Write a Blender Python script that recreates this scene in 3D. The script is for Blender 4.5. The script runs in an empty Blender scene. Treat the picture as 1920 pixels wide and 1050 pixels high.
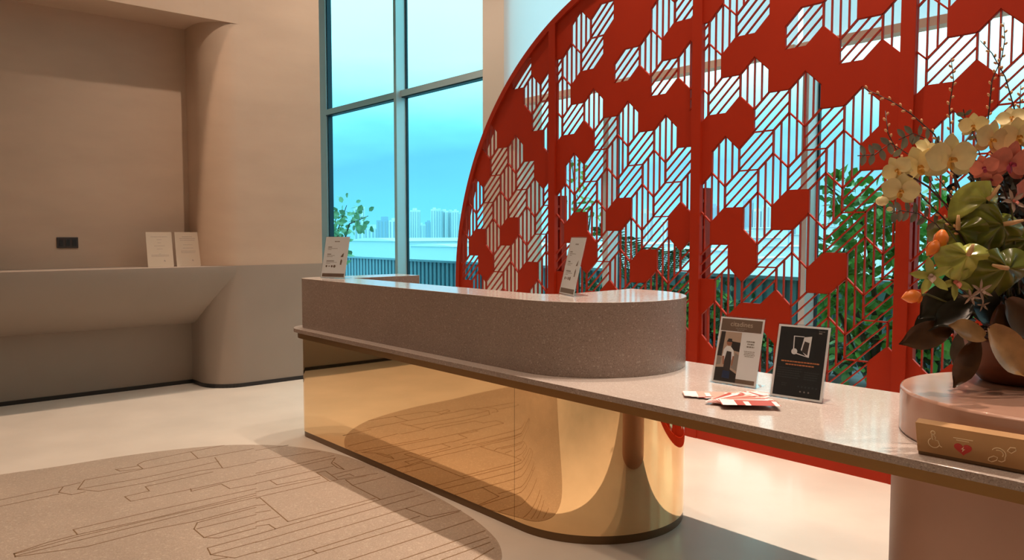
import bpy, bmesh, math, random
from mathutils import Vector, Matrix
random.seed(7)
PI = math.pi
S = bpy.context.scene
COL = S.collection

# ------------------------------------------------------------------ camera
FPX = 1443.0; EYE = 1.40; PITCH = math.atan(85/FPX)
FH = Vector((-.7548, .656, 0)).normalized(); RH = Vector((FH.y, -FH.x, 0)); ZU = Vector((0, 0, 1))
FW = FH*math.cos(PITCH) - ZU*math.sin(PITCH); UP = FH*math.sin(PITCH) + ZU*math.cos(PITCH)
EYEP = Vector((0, 0, EYE))
cd = bpy.data.cameras.new('camera'); cam = bpy.data.objects.new('camera', cd); COL.objects.link(cam)
cd.sensor_fit = 'HORIZONTAL'; cd.sensor_width = 36.0; cd.lens = FPX/1920*36.0
cd.clip_start = .05; cd.clip_end = 6000
m3 = Matrix((RH, UP, -FW)).transposed()
cam.matrix_world = Matrix.Translation(EYEP) @ m3.to_4x4()
S.camera = cam
def ray(px, py): return FW + RH*((px-960)/FPX) - UP*((py-525)/FPX)
def at_z(px, py, z): d = ray(px, py); return EYEP + d*((z-EYE)/d.z)
def at_y(px, py, y): d = ray(px, py); return EYEP + d*(y/d.y)
def at_d(px, py, dist): return EYEP + ray(px, py)*dist

# ------------------------------------------------------------------ view, world, lights
S.view_settings.view_transform = 'Standard'; S.view_settings.look = 'None'
S.view_settings.gamma = 1; S.view_settings.use_curve_mapping = False
S.view_settings.exposure = 0.0
w = bpy.data.worlds.new('sky'); S.world = w; w.use_nodes = True
nt = w.node_tree; nt.nodes.clear()
def N(t, tp, **k):
    n = t.nodes.new(tp)
    for a, b in k.items(): setattr(n, a, b)
    return n
def ramp(node, stops):
    cr = node.color_ramp
    while len(cr.elements) > 1: cr.elements.remove(cr.elements[-1])
    cr.elements[0].position = stops[0][0]; cr.elements[0].color = (*stops[0][1], 1)
    for p, c in stops[1:]:
        e = cr.elements.new(p); e.color = (*c, 1)
tc = N(nt, 'ShaderNodeTexCoord'); sx = N(nt, 'ShaderNodeSeparateXYZ')
nt.links.new(tc.outputs['Generated'], sx.inputs[0])
mp = N(nt, 'ShaderNodeMapping'); mp.inputs['Scale'].default_value = (2.2, 2.2, 7)
nt.links.new(tc.outputs['Generated'], mp.inputs[0])
nz = N(nt, 'ShaderNodeTexNoise'); nz.inputs['Scale'].default_value = 1.6; nz.inputs['Detail'].default_value = 5
nt.links.new(mp.outputs[0], nz.inputs['Vector'])
ad = N(nt, 'ShaderNodeMath', operation='MULTIPLY_ADD'); ad.inputs[1].default_value = .10; ad.inputs[2].default_value = -.05
nt.links.new(nz.outputs['Fac'], ad.inputs[0])
a2 = N(nt, 'ShaderNodeMath', operation='ADD'); nt.links.new(sx.outputs['Z'], a2.inputs[0]); nt.links.new(ad.outputs[0], a2.inputs[1])
rp = N(nt, 'ShaderNodeValToRGB'); nt.links.new(a2.outputs[0], rp.inputs[0])
ramp(rp, [(0, (.42, .62, .76)), (.04, (.36, .58, .74)), (.095, (.32, .50, .62)), (.125, (.46, .68, .76)), (.165, (.85, .97, 1.0)), (.22, (1.45, 1.32, 1.22)), (.33, (1.8, 1.6, 1.4)), (.6, (1.3, 1.3, 1.3)), (1, (1.0, 1.05, 1.1))])
bg = N(nt, 'ShaderNodeBackground'); bg.inputs['Strength'].default_value = 1.75
wo = N(nt, 'ShaderNodeOutputWorld')
nt.links.new(rp.outputs[0], bg.inputs[0]); nt.links.new(bg.outputs[0], wo.inputs[0])

CEIL = 6.2
def lamp(name, kind, loc, energy, color, target=None, size=.1, **k):
    l = bpy.data.lights.new(name, kind); l.energy = energy; l.color = color
    if kind == 'AREA':
        l.shape = 'RECTANGLE'; l.size = size; l.size_y = k.get('size_y', size)
    else: l.shadow_soft_size = size
    if kind == 'SPOT':
        l.spot_size = math.radians(k.get('angle', 60)); l.spot_blend = k.get('blend', .6)
    o = bpy.data.objects.new(name, l); COL.objects.link(o); o.location = loc
    d = Vector(target if target else (loc[0], loc[1], 0)) - Vector(loc)
    o.rotation_euler = d.to_track_quat('-Z', 'Y').to_euler()
    return o
WARM = (1.0, .725, .535); WARM2 = (1.0, .79, .63)
for x, e in ((-6.2, 330), (-4.6, 360), (-2.9, 800), (-1.6, 900), (-.2, 380)):
    lamp('downlight', 'SPOT', (x, 3.85, CEIL-.05), e, WARM2, size=.035, angle=62, blend=.8)
for x, y, e, an in ((-6.5, 1.0, 520, 84), (-6.5, -1.2, 420, 84), (-4.2, .2, 300, 56), (-2.2, .3, 300, 66), (-.3, .9, 260, 80), (-4.2, -2.4, 300, 60), (-1.4, -2.4, 300, 80)):
    lamp('downlight', 'SPOT', (x, y, CEIL-.05), e, WARM, size=.10, angle=an, blend=.9)
for x in (-8.2, -6.6, -4.9, -3.0):
    lamp('wall_fill', 'SPOT', (x, 4.75, CEIL-.05), 260, WARM2, target=(x, 6.05, 1.6), size=.05, angle=70, blend=.9)  # added fill spots, no real fittings: they brighten the window pier and fins
lamp('wall_fill', 'SPOT', (-4.4, 3.0, CEIL-.05), 420, WARM2, target=(-6.93, 3.15, 2.4), size=.05, angle=60, blend=1)  # added fill spot to lift the face of the left pier
lamp('ceiling_fill', 'AREA', (-2.5, -.5, CEIL-.1), 70, WARM, size=7, size_y=5)  # added soft warm fill over the lobby; there is no cove

# ------------------------------------------------------------------ materials
MAT = {}
def pbsdf(name):
    m = bpy.data.materials.new(name); m.use_nodes = True
    return m, m.node_tree, m.node_tree.nodes['Principled BSDF']
def mat(name, col, rough=.5, metal=0., **k):
    m, t, b = pbsdf(name); MAT[name] = m
    b.inputs['Base Color'].default_value = (*col, 1); b.inputs['Roughness'].default_value = rough; b.inputs['Metallic'].default_value = metal
    if 'spec' in k: b.inputs['Specular IOR Level'].default_value = k['spec']
    if 'trans' in k: b.inputs['Transmission Weight'].default_value = k['trans']
    if 'coat' in k: b.inputs['Coat Weight'].default_value = k['coat']
    if 'sub' in k:
        b.inputs['Subsurface Weight'].default_value = k['sub']; b.inputs['Subsurface Radius'].default_value = (.02, .012, .006); b.inputs['Subsurface Scale'].default_value = .5
    if k.get('vary'):      # procedural variation of the base colour
        n = N(t, 'ShaderNodeTexNoise'); n.inputs['Scale'].default_value = k.get('scale', 6); n.inputs['Detail'].default_value = k.get('detail', 4)
        tcn = N(t, 'ShaderNodeTexCoord'); mpn = N(t, 'ShaderNodeMapping'); mpn.inputs['Scale'].default_value = k.get('stretch', (1, 1, 1))
        t.links.new(tcn.outputs['Object'], mpn.inputs[0]); t.links.new(mpn.outputs[0], n.inputs['Vector'])
        r = N(t, 'ShaderNodeValToRGB'); v = k['vary']
        ramp(r, [(.3, tuple(c*(1-v) for c in col)), (.7, tuple(min(1, c*(1+v)) for c in col))])
        t.links.new(n.outputs['Fac'], r.inputs[0]); t.links.new(r.outputs[0], b.inputs['Base Color'])
        if k.get('bump'):
            bp = N(t, 'ShaderNodeBump'); bp.inputs['Strength'].default_value = k['bump']; bp.inputs['Distance'].default_value = k.get('bd', .01)
            t.links.new(n.outputs['Fac'], bp.inputs['Height']); t.links.new(bp.outputs[0], b.inputs['Normal'])
    return m
def speckle(name, col, light, dark, rough=.3, scale=160, amount=.16):
    m, t, b = pbsdf(name); MAT[name] = m
    tcn = N(t, 'ShaderNodeTexCoord'); v = N(t, 'ShaderNodeTexVoronoi'); v.inputs['Scale'].default_value = scale
    t.links.new(tcn.outputs['Object'], v.inputs['Vector'])
    v2 = N(t, 'ShaderNodeTexVoronoi'); v2.inputs['Scale'].default_value = scale*.43; t.links.new(tcn.outputs['Object'], v2.inputs['Vector'])
    sep = N(t, 'ShaderNodeSeparateColor'); t.links.new(v.outputs['Color'], sep.inputs[0])
    sep2 = N(t, 'ShaderNodeSeparateColor'); t.links.new(v2.outputs['Color'], sep2.inputs[0])
    r = N(t, 'ShaderNodeValToRGB'); r.color_ramp.interpolation = 'CONSTANT'
    ramp(r, [(0, dark), (amount*.8, col), (.5, tuple(c*1.08 for c in col)), (.75, tuple(c*.92 for c in col)), (1-amount*.5, light)])
    t.links.new(sep.outputs[0], r.inputs[0])
    r2 = N(t, 'ShaderNodeValToRGB'); r2.color_ramp.interpolation = 'CONSTANT'; ramp(r2, [(0, (0, 0, 0)), (1-amount*.35, (1, 1, 1))])
    t.links.new(sep2.outputs[1], r2.inputs[0])
    n = N(t, 'ShaderNodeTexNoise'); n.inputs['Scale'].default_value = 3; n.inputs['Detail'].default_value = 3; t.links.new(tcn.outputs['Object'], n.inputs['Vector'])
    mx = N(t, 'ShaderNodeMix', data_type='RGBA'); t.links.new(r2.outputs[0], mx.inputs['Factor']); t.links.new(r.outputs[0], mx.inputs['A']); mx.inputs['B'].default_value = (*light, 1)
    mx2 = N(t, 'ShaderNodeMix', data_type='RGBA', blend_type='MULTIPLY'); mx2.inputs['Factor'].default_value = .25
    t.links.new(mx.outputs['Result'], mx2.inputs['A']); t.links.new(n.outputs['Fac'], mx2.inputs['B'])
    t.links.new(mx2.outputs['Result'], b.inputs['Base Color']); b.inputs['Roughness'].default_value = rough
    return m
def glass(name, tint, gloss=.06):
    m = bpy.data.materials.new(name); m.use_nodes = True; t = m.node_tree; t.nodes.clear(); MAT[name] = m
    tr = N(t, 'ShaderNodeBsdfTransparent'); tr.inputs[0].default_value = (*tint, 1)
    gl = N(t, 'ShaderNodeBsdfGlossy'); gl.inputs['Roughness'].default_value = .01
    mx = N(t, 'ShaderNodeMixShader'); lw = N(t, 'ShaderNodeLayerWeight'); pw_ = N(t, 'ShaderNodeMath', operation='POWER'); pw_.inputs[1].default_value = 5
    fr = N(t, 'ShaderNodeMath', operation='MULTIPLY_ADD'); fr.inputs[1].default_value = .45; fr.inputs[2].default_value = .02
    t.links.new(lw.outputs['Facing'], pw_.inputs[0]); t.links.new(pw_.outputs[0], fr.inputs[0]); ou = N(t, 'ShaderNodeOutputMaterial')
    t.links.new(fr.outputs[0], mx.inputs[0]); t.links.new(tr.outputs[0], mx.inputs[1]); t.links.new(gl.outputs[0], mx.inputs[2]); t.links.new(mx.outputs[0], ou.inputs[0])
    return m
mat('plaster', (.49, .355, .26), .75, vary=.05, scale=2.6, detail=9, stretch=(.7, .7, 2.0), bump=.2)
mat('paint_taupe', (.30, .24, .195), .6, vary=.04, scale=2)
mat('plaster_white', (.50, .45, .40), .8, vary=.03, scale=2)
mat('baseboard', (.012, .011, .012), .35)
mat('stone_floor', (.64, .575, .50), .30, vary=.07, scale=2.3, detail=9, bump=.03)
speckle('inlay_stone', (.43, .34, .27), (.52, .44, .35), (.38, .305, .23), .38, 210, .14)
mat('brass_line', (.19, .105, .04), .5, .2)
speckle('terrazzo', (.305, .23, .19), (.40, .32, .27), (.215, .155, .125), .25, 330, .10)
speckle('terrazzo_top_lit', (.60, .51, .455), (.70, .62, .56), (.53, .44, .39), .13, 330, .12)  # paler copy of the terrazzo: light reflected off the tops put into the colour
mat('gold_mirror', (.93, .66, .36), .025, 1.0)
mat('gold_satin', (.26, .14, .05), .35, .8)
mat('bronze_dark', (.16, .095, .045), .35, .7)
mat('dark_void', (.02, .015, .012), .7)
mat('red_metal', (.36, .022, .004), .55, 0, spec=.2, vary=.05, scale=1.5)
mat('window_metal', (.60, .62, .62), .4, .4)
mat('window_gasket', (.01, .03, .05), .5)
glass('cyan_glass', (.52, .93, 1.0))
glass('clear_glass', (.68, .97, 1.0))
bm_ = mat('blind_fabric', (.86, .86, .90), .9)
_t = bm_.node_tree; _tr = N(_t, 'ShaderNodeBsdfTranslucent'); _tr.inputs[0].default_value = (.86, .86, .92, 1); _mx = N(_t, 'ShaderNodeMixShader'); _mx.inputs[0].default_value = .75
_t.links.new(_t.nodes['Principled BSDF'].outputs[0], _mx.inputs[1]); _t.links.new(_tr.outputs[0], _mx.inputs[2]); _t.links.new(_mx.outputs[0], _t.nodes['Material Output'].inputs[0])
mat('pier_paint', (.66, .52, .43), .7)
mat('pink_plaster', (.47, .265, .19), .45, vary=.05, scale=3)
mat('pink_polished', (.47, .265, .19), .16, vary=.05, scale=3)
mat('brass_plate', (.42, .225, .085), .42, .25, vary=.04, scale=8)
mat('engraving', (.85, .66, .42), .5)
mat('heart_red', (.55, .02, .01), .4)
mat('bowl_clay', (.17, .055, .022), .35, vary=.15, scale=9)
mat('paper_white', (.90, .86, .84), .6)
mat('paper_cream', (.52, .42, .32), .7)
mat('print_brown', (.20, .125, .085), .6)
mat('print_grey', (.33, .27, .23), .6)
mat('print_black', (.020, .022, .024), .35)
mat('print_dim', (.055, .06, .062), .4)
mat('print_dark', (.04, .03, .028), .5)
mat('print_orange', (.60, .20, .07), .5)
mat('print_blue', (.05, .07, .15), .5)
mat('print_skin', (.42, .16, .09), .6)
mat('print_tan', (.55, .38, .28), .6)
mat('leaflet_red', (.42, .07, .05), .5)
mat('leaflet_pink', (.68, .36, .29), .5)
mat('leaflet_white', (.82, .76, .74), .5)
glass('acrylic', (.93, .95, .96))
mat('slat_blue', (.34, .47, .55), .5)
mat('deck', (.30, .32, .33), .8, vary=.2, scale=4)
mat('far_ground', (.34, .46, .48), .9, vary=.3, scale=.02)  # distance haze put into the ground colour
mat('tower_pale', (.66, .74, .78), .8)  # tower colours kept pale to carry the distance haze
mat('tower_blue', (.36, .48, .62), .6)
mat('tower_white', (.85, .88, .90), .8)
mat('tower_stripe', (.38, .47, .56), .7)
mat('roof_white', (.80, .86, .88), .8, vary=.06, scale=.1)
mat('leaf_bright', (.24, .46, .08), .45, vary=.45, scale=3, sub=.0)
mat('leaf_dark', (.05, .15, .05), .5, vary=.5, scale=4)
mat('leaf_pale', (.34, .52, .26), .5, vary=.3, scale=4)
mat('bark', (.10, .07, .045), .8, vary=.3, scale=12)
mat('orchid_cream', (.80, .66, .33), .5, vary=.06, scale=30, sub=.15)
mat('orchid_throat', (.62, .30, .04), .5)
mat('orchid_pink', (.66, .19, .13), .5, vary=.15, scale=40)
mat('orchid_magenta', (.38, .03, .07), .5)
mat('flower_green', (.42, .42, .09), .5, vary=.15, scale=25)
mat('flower_orange', (.85, .22, .03), .35, vary=.15, scale=20)
mat('blossom_pale', (.42, .28, .21), .6, vary=.15, scale=40)
mat('anthurium_green', (.15, .165, .02), .22, vary=.22, scale=9)
mat('anthurium_lime', (.40, .42, .09), .2, vary=.30, scale=14)
mat('spadix', (.62, .36, .16), .5)
mat('stem_green', (.10, .10, .03), .5)
mat('stem_dark', (.05, .015, .012), .6)
mat('willow_bud', (.74, .38, .18), .6)
mat('magnolia_brown', (.075, .034, .013), .2, vary=.35, scale=10)
mat('magnolia_gold', (.36, .20, .08), .25, vary=.35, scale=12)
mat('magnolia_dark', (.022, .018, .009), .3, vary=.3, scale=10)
mat('eucalyptus', (.20, .19, .15), .6, vary=.2, scale=20)

# ------------------------------------------------------------------ mesh helpers
class MB:
    def __init__(s): s.v = []; s.f = []; s.m = []
    def add(s, vs, fs, mi=0):
        o = len(s.v); s.v += [tuple(p) for p in vs]; s.f += [tuple(i+o for i in f) for f in fs]; s.m += [mi]*len(fs); return s
    def box(s, a, b, mi=0):
        x0, y0, z0 = a; x1, y1, z1 = b
        return s.add([(x0,y0,z0),(x1,y0,z0),(x1,y1,z0),(x0,y1,z0),(x0,y0,z1),(x1,y0,z1),(x1,y1,z1),(x0,y1,z1)],
              [(0,3,2,1),(4,5,6,7),(0,1,5,4),(1,2,6,5),(2,3,7,6),(3,0,4,7)], mi)
    def prism(s, pts, h, conv, mi=0):
        """pts: 2D outline (ccw); conv(u, v, t) -> 3D; extruded t in h=(t0,t1)"""
        n = len(pts)
        vs = [conv(u, v, h[0]) for u, v in pts] + [conv(u, v, h[1]) for u, v in pts]
        fs = [tuple(reversed(range(n))), tuple(range(n, 2*n))] + [(i, (i+1) % n, n+(i+1) % n, n+i) for i in range(n)]
        return s.add(vs, fs, mi)
    def tube(s, pts, rad, n=8, mi=0):
        pts = [Vector(p) for p in pts]; rs = rad if isinstance(rad, (list, tuple)) else [rad]*len(pts)
        vs = []; prev = None
        for i, p in enumerate(pts):
            t = (pts[min(i+1, len(pts)-1)] - pts[max(i-1, 0)]).normalized()
            a = prev if prev is not None else (Vector((0, 0, 1)) if abs(t.z) < .9 else Vector((1, 0, 0)))
            u = (a - t*a.dot(t)).normalized(); prev = u; v = t.cross(u)
            vs += [p + (u*math.cos(2*PI*k/n) + v*math.sin(2*PI*k/n))*rs[i] for k in range(n)]
        fs = [(i*n+k, i*n+(k+1) % n, (i+1)*n+(k+1) % n, (i+1)*n+k) for i in range(len(pts)-1) for k in range(n)]
        fs += [tuple(reversed(range(n))), tuple(range((len(pts)-1)*n, len(pts)*n))]
        return s.add(vs, fs, mi)
    def lathe(s, prof, c, n=48, mi=0):
        vs = [(c[0]+r*math.cos(2*PI*k/n), c[1]+r*math.sin(2*PI*k/n), c[2]+z) for r, z in prof for k in range(n)]
        fs = [(i*n+k, i*n+(k+1) % n, (i+1)*n+(k+1) % n, (i+1)*n+k) for i in range(len(prof)-1) for k in range(n)]
        fs += [tuple(reversed(range(n))), tuple(range((len(prof)-1)*n, len(prof)*n))]
        return s.add(vs, fs, mi)
    def blob(s, c, r, n=8, mi=0, sc=(1, 1, 1)):
        vs = [(c[0], c[1], c[2]-r*sc[2])]; R_ = n//2
        for i in range(1, R_):
            a = -PI/2 + PI*i/R_
            vs += [(c[0]+r*sc[0]*math.cos(a)*math.cos(2*PI*k/n), c[1]+r*sc[1]*math.cos(a)*math.sin(2*PI*k/n), c[2]+r*sc[2]*math.sin(a)) for k in range(n)]
        vs.append((c[0], c[1], c[2]+r*sc[2])); L = len(vs)-1
        fs = [(0, 1+(k+1) % n, 1+k) for k in range(n)]
        fs += [(1+i*n+k, 1+i*n+(k+1) % n, 1+(i+1)*n+(k+1) % n, 1+(i+1)*n+k) for i in range(R_-2) for k in range(n)]
        b0 = 1+(R_-2)*n
        fs += [(b0+k, b0+(k+1) % n, L) for k in range(n)]
        return s.add(vs, fs, mi)
    def build(s, name, mats, parent=None, smooth=False, bevel=0, loc=None):
        me = bpy.data.meshes.new(name); me.from_pydata(s.v, [], s.f); me.update()
        for mm in (mats if isinstance(mats, (list, tuple)) else [mats]): me.materials.append(MAT[mm])
        for p, i in zip(me.polygons, s.m): p.material_index = i
        bm = bmesh.new(); bm.from_mesh(me); bmesh.ops.recalc_face_normals(bm, faces=bm.faces); bm.to_mesh(me); bm.free()
        if smooth:
            me.polygons.foreach_set('use_smooth', [True]*len(me.polygons))
            if smooth != 'all': me.set_sharp_from_angle(angle=math.radians(35))
        o = bpy.data.objects.new(name, me); COL.objects.link(o)
        if loc is not None:
            o.location = loc
        if bevel:
            b = o.modifiers.new('bevel', 'BEVEL'); b.width = bevel; b.segments = 2; b.limit_method = 'ANGLE'; b.angle_limit = math.radians(40)
        if parent is not None:
            o.parent = parent
            if parent.type == 'EMPTY' and loc is None: o.matrix_parent_inverse = Matrix.Translation(parent.location).inverted() if parent.rotation_euler.to_matrix() == Matrix.Identity(3) and parent.get('_world') else Matrix.Identity(4)
        return o
def tag(o, label=None, cat=None, group=None, kind=None):
    if label: o['label'] = label
    if cat: o['category'] = cat
    if group: o['group'] = group
    if kind: o['kind'] = kind
    return o
def thing(name, loc, label, cat, group=None, kind=None, world=True):
    """an Empty at the base of a thing; with world=True its parts are given in world coordinates"""
    e = bpy.data.objects.new(name, None); COL.objects.link(e); e.location = loc; e.empty_display_size = .05
    if world: e['_world'] = 1
    return tag(e, label, cat, group, kind)
XY = lambda u, v, t: (u, v, t)      # outline in plan, extruded in z
XZ = lambda u, v, t: (u, t, v)      # outline in elevation, extruded in y
def arc(cx, cy, r, a0, a1, n=24): return [(cx+r*math.cos(math.radians(a0+(a1-a0)*i/n)), cy+r*math.sin(math.radians(a0+(a1-a0)*i/n))) for i in range(n+1)]

# ------------------------------------------------------------------ the room
XL, XR, YB, YW = -7.44, 4.2, -6.0, 6.3      # recess wall, right wall, wall behind, window plane
XP = -6.93                                   # face of the pier and of the console
fl = MB(); fl.box((-13, YB, -.12), (XR, YW+.1, 0)); floor = tag(fl.build('floor', 'stone_floor'), 'cream polished stone floor of the lobby', 'floor', kind='structure')
ce = MB(); ce.box((-13, YB, CEIL), (XR, YW+.1, CEIL+.15)); tag(ce.build('ceiling', 'plaster_white'), kind='structure')
# left wall: recess, header over it, rounded pier, and the return towards the window
wl = MB()
wl.box((-7.9, YB, 0), (XL, 2.46, CEIL))
pier = [(-13, 2.46), (-7.23, 2.46)] + arc(-7.23, 2.76, .30, -90, 0, 16) + [(XP, 3.553), (-13, 3.553)]
wl.prism(pier, (1.119, CEIL), XY)
tag(wl.build('wall_left', 'plaster', smooth=True), kind='structure')
hd = MB(); hd.box((XL, YB, 3.29), (XP, 2.46, CEIL))
arr = arc(-7.23, 2.76, .30, -90, 0, 16)
for (xa, ya), (xb, yb) in zip(arr, arr[1:]):
    hd.prism([(xa, ya), (XP+.001, ya), (XP+.001, yb), (xb, yb)], (3.29, CEIL), XY)
tag(hd.build('wall_left_header', 'plaster'), kind='structure')
wd = MB(); wd.prism([(-13, 2.455), (-7.23, 2.455)] + arc(-7.23, 2.76, .305, -90, 0, 16) + [(XP+.005, 3.555), (-13, 3.555)], (0, 1.119), XY)
wd.box((XL-.02, YB, 0), (XL+.012, 2.46, .60))
tag(wd.build('wall_left_dado', 'paint_taupe', smooth=True), kind='structure')
bb = MB(); pth = [(XL+.012, YB), (XL+.012, 2.455), (-7.23, 2.455)] + arc(-7.23, 2.76, .305, -90, 0, 16) + [(XP+.005, 3.56)]
for (x0, y0), (x1, y1) in zip(pth, pth[1:]):
    d = Vector((x1-x0, y1-y0)).normalized(); n_ = Vector((d.y, -d.x))*.006
    bb.prism([(x0, y0), (x0+n_.x, y0+n_.y), (x1+n_.x, y1+n_.y), (x1, y1)], (0.0, .035), XY)
tag(bb.build('baseboard_left', 'baseboard'), kind='structure')
# wall console: its lower face sweeps back to the wall
prof = [(XL-.02, 1.115), (XP, 1.115), (XP, 1.095), (XP-.004, 1.03), (XP-.03, .95), (XP-.075, .86), (XP-.14, .77), (XP-.22, .69), (XP-.32, .62), (XP-.42, .58), (XL-.02, .565)]
cs = MB(); cs.prism(prof, (-5.8, 2.80), lambda u, v, t: (u, t, v)); 
tag(cs.build('wall_console', 'paint_taupe', smooth=True), 'long taupe plaster console shelf with a belly curving back into the left wall', 'console shelf')
# pier between the two windows, other walls
pw = MB(); pw.box((-1.2430*6.0, 6.0, 0), (-1.135*6.0, YW+.1, CEIL)); tag(pw.build('wall_window_pier', 'pier_paint', bevel=.01), kind='structure')
bk = MB(); bk.box((-8, YB-.15, 0), (XR, YB, CEIL)); tag(bk.build('wall_back', 'plaster'), kind='structure')
rw = MB(); rw.box((XR, YB, 0), (XR+.15, YW+.1, CEIL)); tag(rw.build('wall_right', 'plaster'), kind='structure')
rw = MB(); rw.box((-13.1, 3.5, 0), (-13, YW+.1, CEIL)); tag(rw.build('wall_far_left', 'plaster_white'), kind='structure')
# blinds: two thick pale boxes lowered over the upper lights of window 2
for xa, xb in ((-1.175*5.9, -.553*5.9), (-.5455*5.9, 2.0)):
    t = tag(thing('roller_blind', ((xa+xb)/2, 5.9, 2.87), None, None), 'pale translucent roller blind behind the top of the screen, ' + ('the long left one' if xa < -5 else 'right of the narrow gap'), 'blind')
    b = MB(); b.add([(xa, 5.9, 2.9), (xb, 5.9, 2.9), (xb, 5.9, CEIL), (xa, 5.9, CEIL)], [(0, 1, 2, 3)]); b.build('blind_cloth', 'blind_fabric', t)
    b = MB(); b.box((xa, 5.84, 2.866), (xb, 5.96, 2.93)); b.build('bottom_bar', 'pier_paint', t)

def window(nm, x0, x1, mull, gl, trz, left_frame):
    t = thing(nm, (x0, YW, 0), None, None, kind='structure')
    g = MB(); g.box((x0, YW+.02, 0), (x1, YW+.03, CEIL)); g.build('glass', gl, t)
    f = MB(); k = MB()
    f.box((x0-.1, YW-.08, 0), (x1+.1, YW+.08, .06))
    if left_frame: f.box((x0-.30, YW-.05, 0), (x0, YW+.06, CEIL)); k.box((x0-.0, YW-.03, 0), (x0+.03, YW+.05, CEIL))
    for a, b_, c_ in mull:      # deep fins: left and right edge of the front face, right edge of the dark gasket behind (as slopes x/y)
        f.box((a*6.15, 6.15, 0), (b_*6.15, 6.31, CEIL)); k.box((b_*6.15-.02, 6.31, 0), (c_*6.33, 6.34, CEIL))
    if trz:
        f.box((x0, YW-.07, trz-.045), (x1, YW+.06, trz+.045)); k.box((x0, YW-.055, trz-.06), (x1, YW+.05, trz-.045))
    f.build('window_frame', 'window_metal', t); k.build('gasket', 'window_gasket', t)
window('window_1', -1.889*YW-.07, -1.18*YW, [(-1.5785, -1.567, -1.5187)], 'cyan_glass', 3.455, True)
window('window_2', -1.16*YW, XR, [(-.9102, -.8978, -.873), (-.5441, -.5348, -.5170), (-.17, -.16, -.15)], 'clear_glass', None, False)

# ------------------------------------------------------------------ floor inlay
il = thing('floor_inlay', (-4, 1, 0), 'rounded brown speckled stone inlay with a city map in thin metal lines', 'floor inlay', kind='structure')
edge = [(-5.30, -1.6), (-5.32, .10), (-5.30, .63), (-5.25, .92), (-5.245, 1.2), (-5.20, 1.5), (-5.10, 1.80), (-5.01, 1.95), (-4.84, 2.13), (-4.62, 2.26), (-4.37, 2.345), (-4.1, 2.372), (-3.66, 2.372), (-3.29, 2.345), (-2.93, 2.30), (-2.70, 2.235), (-2.575, 2.175), (-2.45, 2.075), (-2.32, 1.80), (-2.26, 1.3), (-2.26, .4), (-2.3, -1.6), (-2.9, -2.3), (-4.4, -2.4)]
def smooth_loop(p, it=3):
    for _ in range(it):
        q = []
        for i in range(len(p)):
            a, b = p[i], p[(i+1) % len(p)]
            q += [(a[0]*.75+b[0]*.25, a[1]*.75+b[1]*.25), (a[0]*.25+b[0]*.75, a[1]*.25+b[1]*.75)]
        p = q
    return p
m_ = MB(); m_.prism(list(reversed(smooth_loop(edge, 2))), (0, .0022), XY); m_.build('stone', 'inlay_stone', il)
L7 = [[(0,430),(475,330),(600,300)],[(475,330),(440,373),(540,390),(640,368)],[(0,478),(440,385)],
 [(583,350),(635,280),(900,232),(1490,118),(1900,45)],[(583,350),(1070,265),(1640,140)],[(583,350),(740,365),(1100,300),(1500,210)],
 [(865,200),(900,213),(1070,195)],[(880,200),(1030,175)],[(1680,20),(1430,68),(1080,140),(1030,165),(1070,195)],[(1430,68),(1485,118)],
 [(1612,112),(1670,192),(1920,145)],[(1500,210),(1660,190)],[(1595,220),(1090,330),(1120,362),(935,405),(980,440),(1430,350),(1920,245)],[(1430,345),(1435,365),(1660,310),(1725,345),(1920,310)],
 [(580,688),(548,652),(1200,500),(1920,345)],[(105,832),(350,750),(580,690),(1200,555),(1920,380)],[(105,832),(115,857),(650,780),(1150,650),(1460,590),(1920,470)],[(115,850),(600,730),(1920,410)],[(110,835),(580,705),(1920,395)],
 [(1920,485),(1480,600),(1455,648),(1530,712),(1640,715),(1920,640)],[(1480,645),(1920,540)],[(1530,712),(1920,600)],
 [(1920,690),(1555,790),(1580,840),(1760,865),(1920,820)],[(1580,840),(1920,745)],[(1600,880),(1700,862)]]
L8 = [[(0,255),(620,120)],[(0,240),(610,100)],[(0,60),(250,20)],[(0,140),(500,68)],[(620,118),(590,160),(635,195),(690,210)],[(610,155),(690,210)],
 [(0,320),(110,295),(165,330),(500,265)],[(110,295),(600,185)],[(0,385),(500,280)],[(0,430),(560,300)],[(475,235),(580,305),(640,290),(545,222),(475,235)],
 [(600,250),(850,190)],[(640,270),(730,245),(765,260)],[(640,290),(950,240)],[(975,445),(755,333),(700,290),(860,260)],[(755,333),(1010,268)],
 [(150,675),(975,445),(1240,378)],[(0,440),(30,430),(250,618),(930,435)],[(0,655),(100,640),(155,675)],[(0,720),(155,675)],[(0,780),(1060,475),(1300,405)],[(0,860),(1170,515),(1400,450)],
 [(1170,515),(1350,580),(1600,530)],[(480,865),(440,840),(1280,575)],[(480,865),(1350,605),(1590,540)],[(150,918),(440,840)],[(330,918),(480,865)],[(730,918),(1460,680),(1700,600)],[(1130,918),(1790,690)],[(1290,918),(1820,740)],[(1450,918),(1830,780)],[(1700,918),(1860,825)],
 [(0,490),(70,485)],[(0,550),(110,530)],[(0,620),(180,580)]]
ln = MB()
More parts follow.
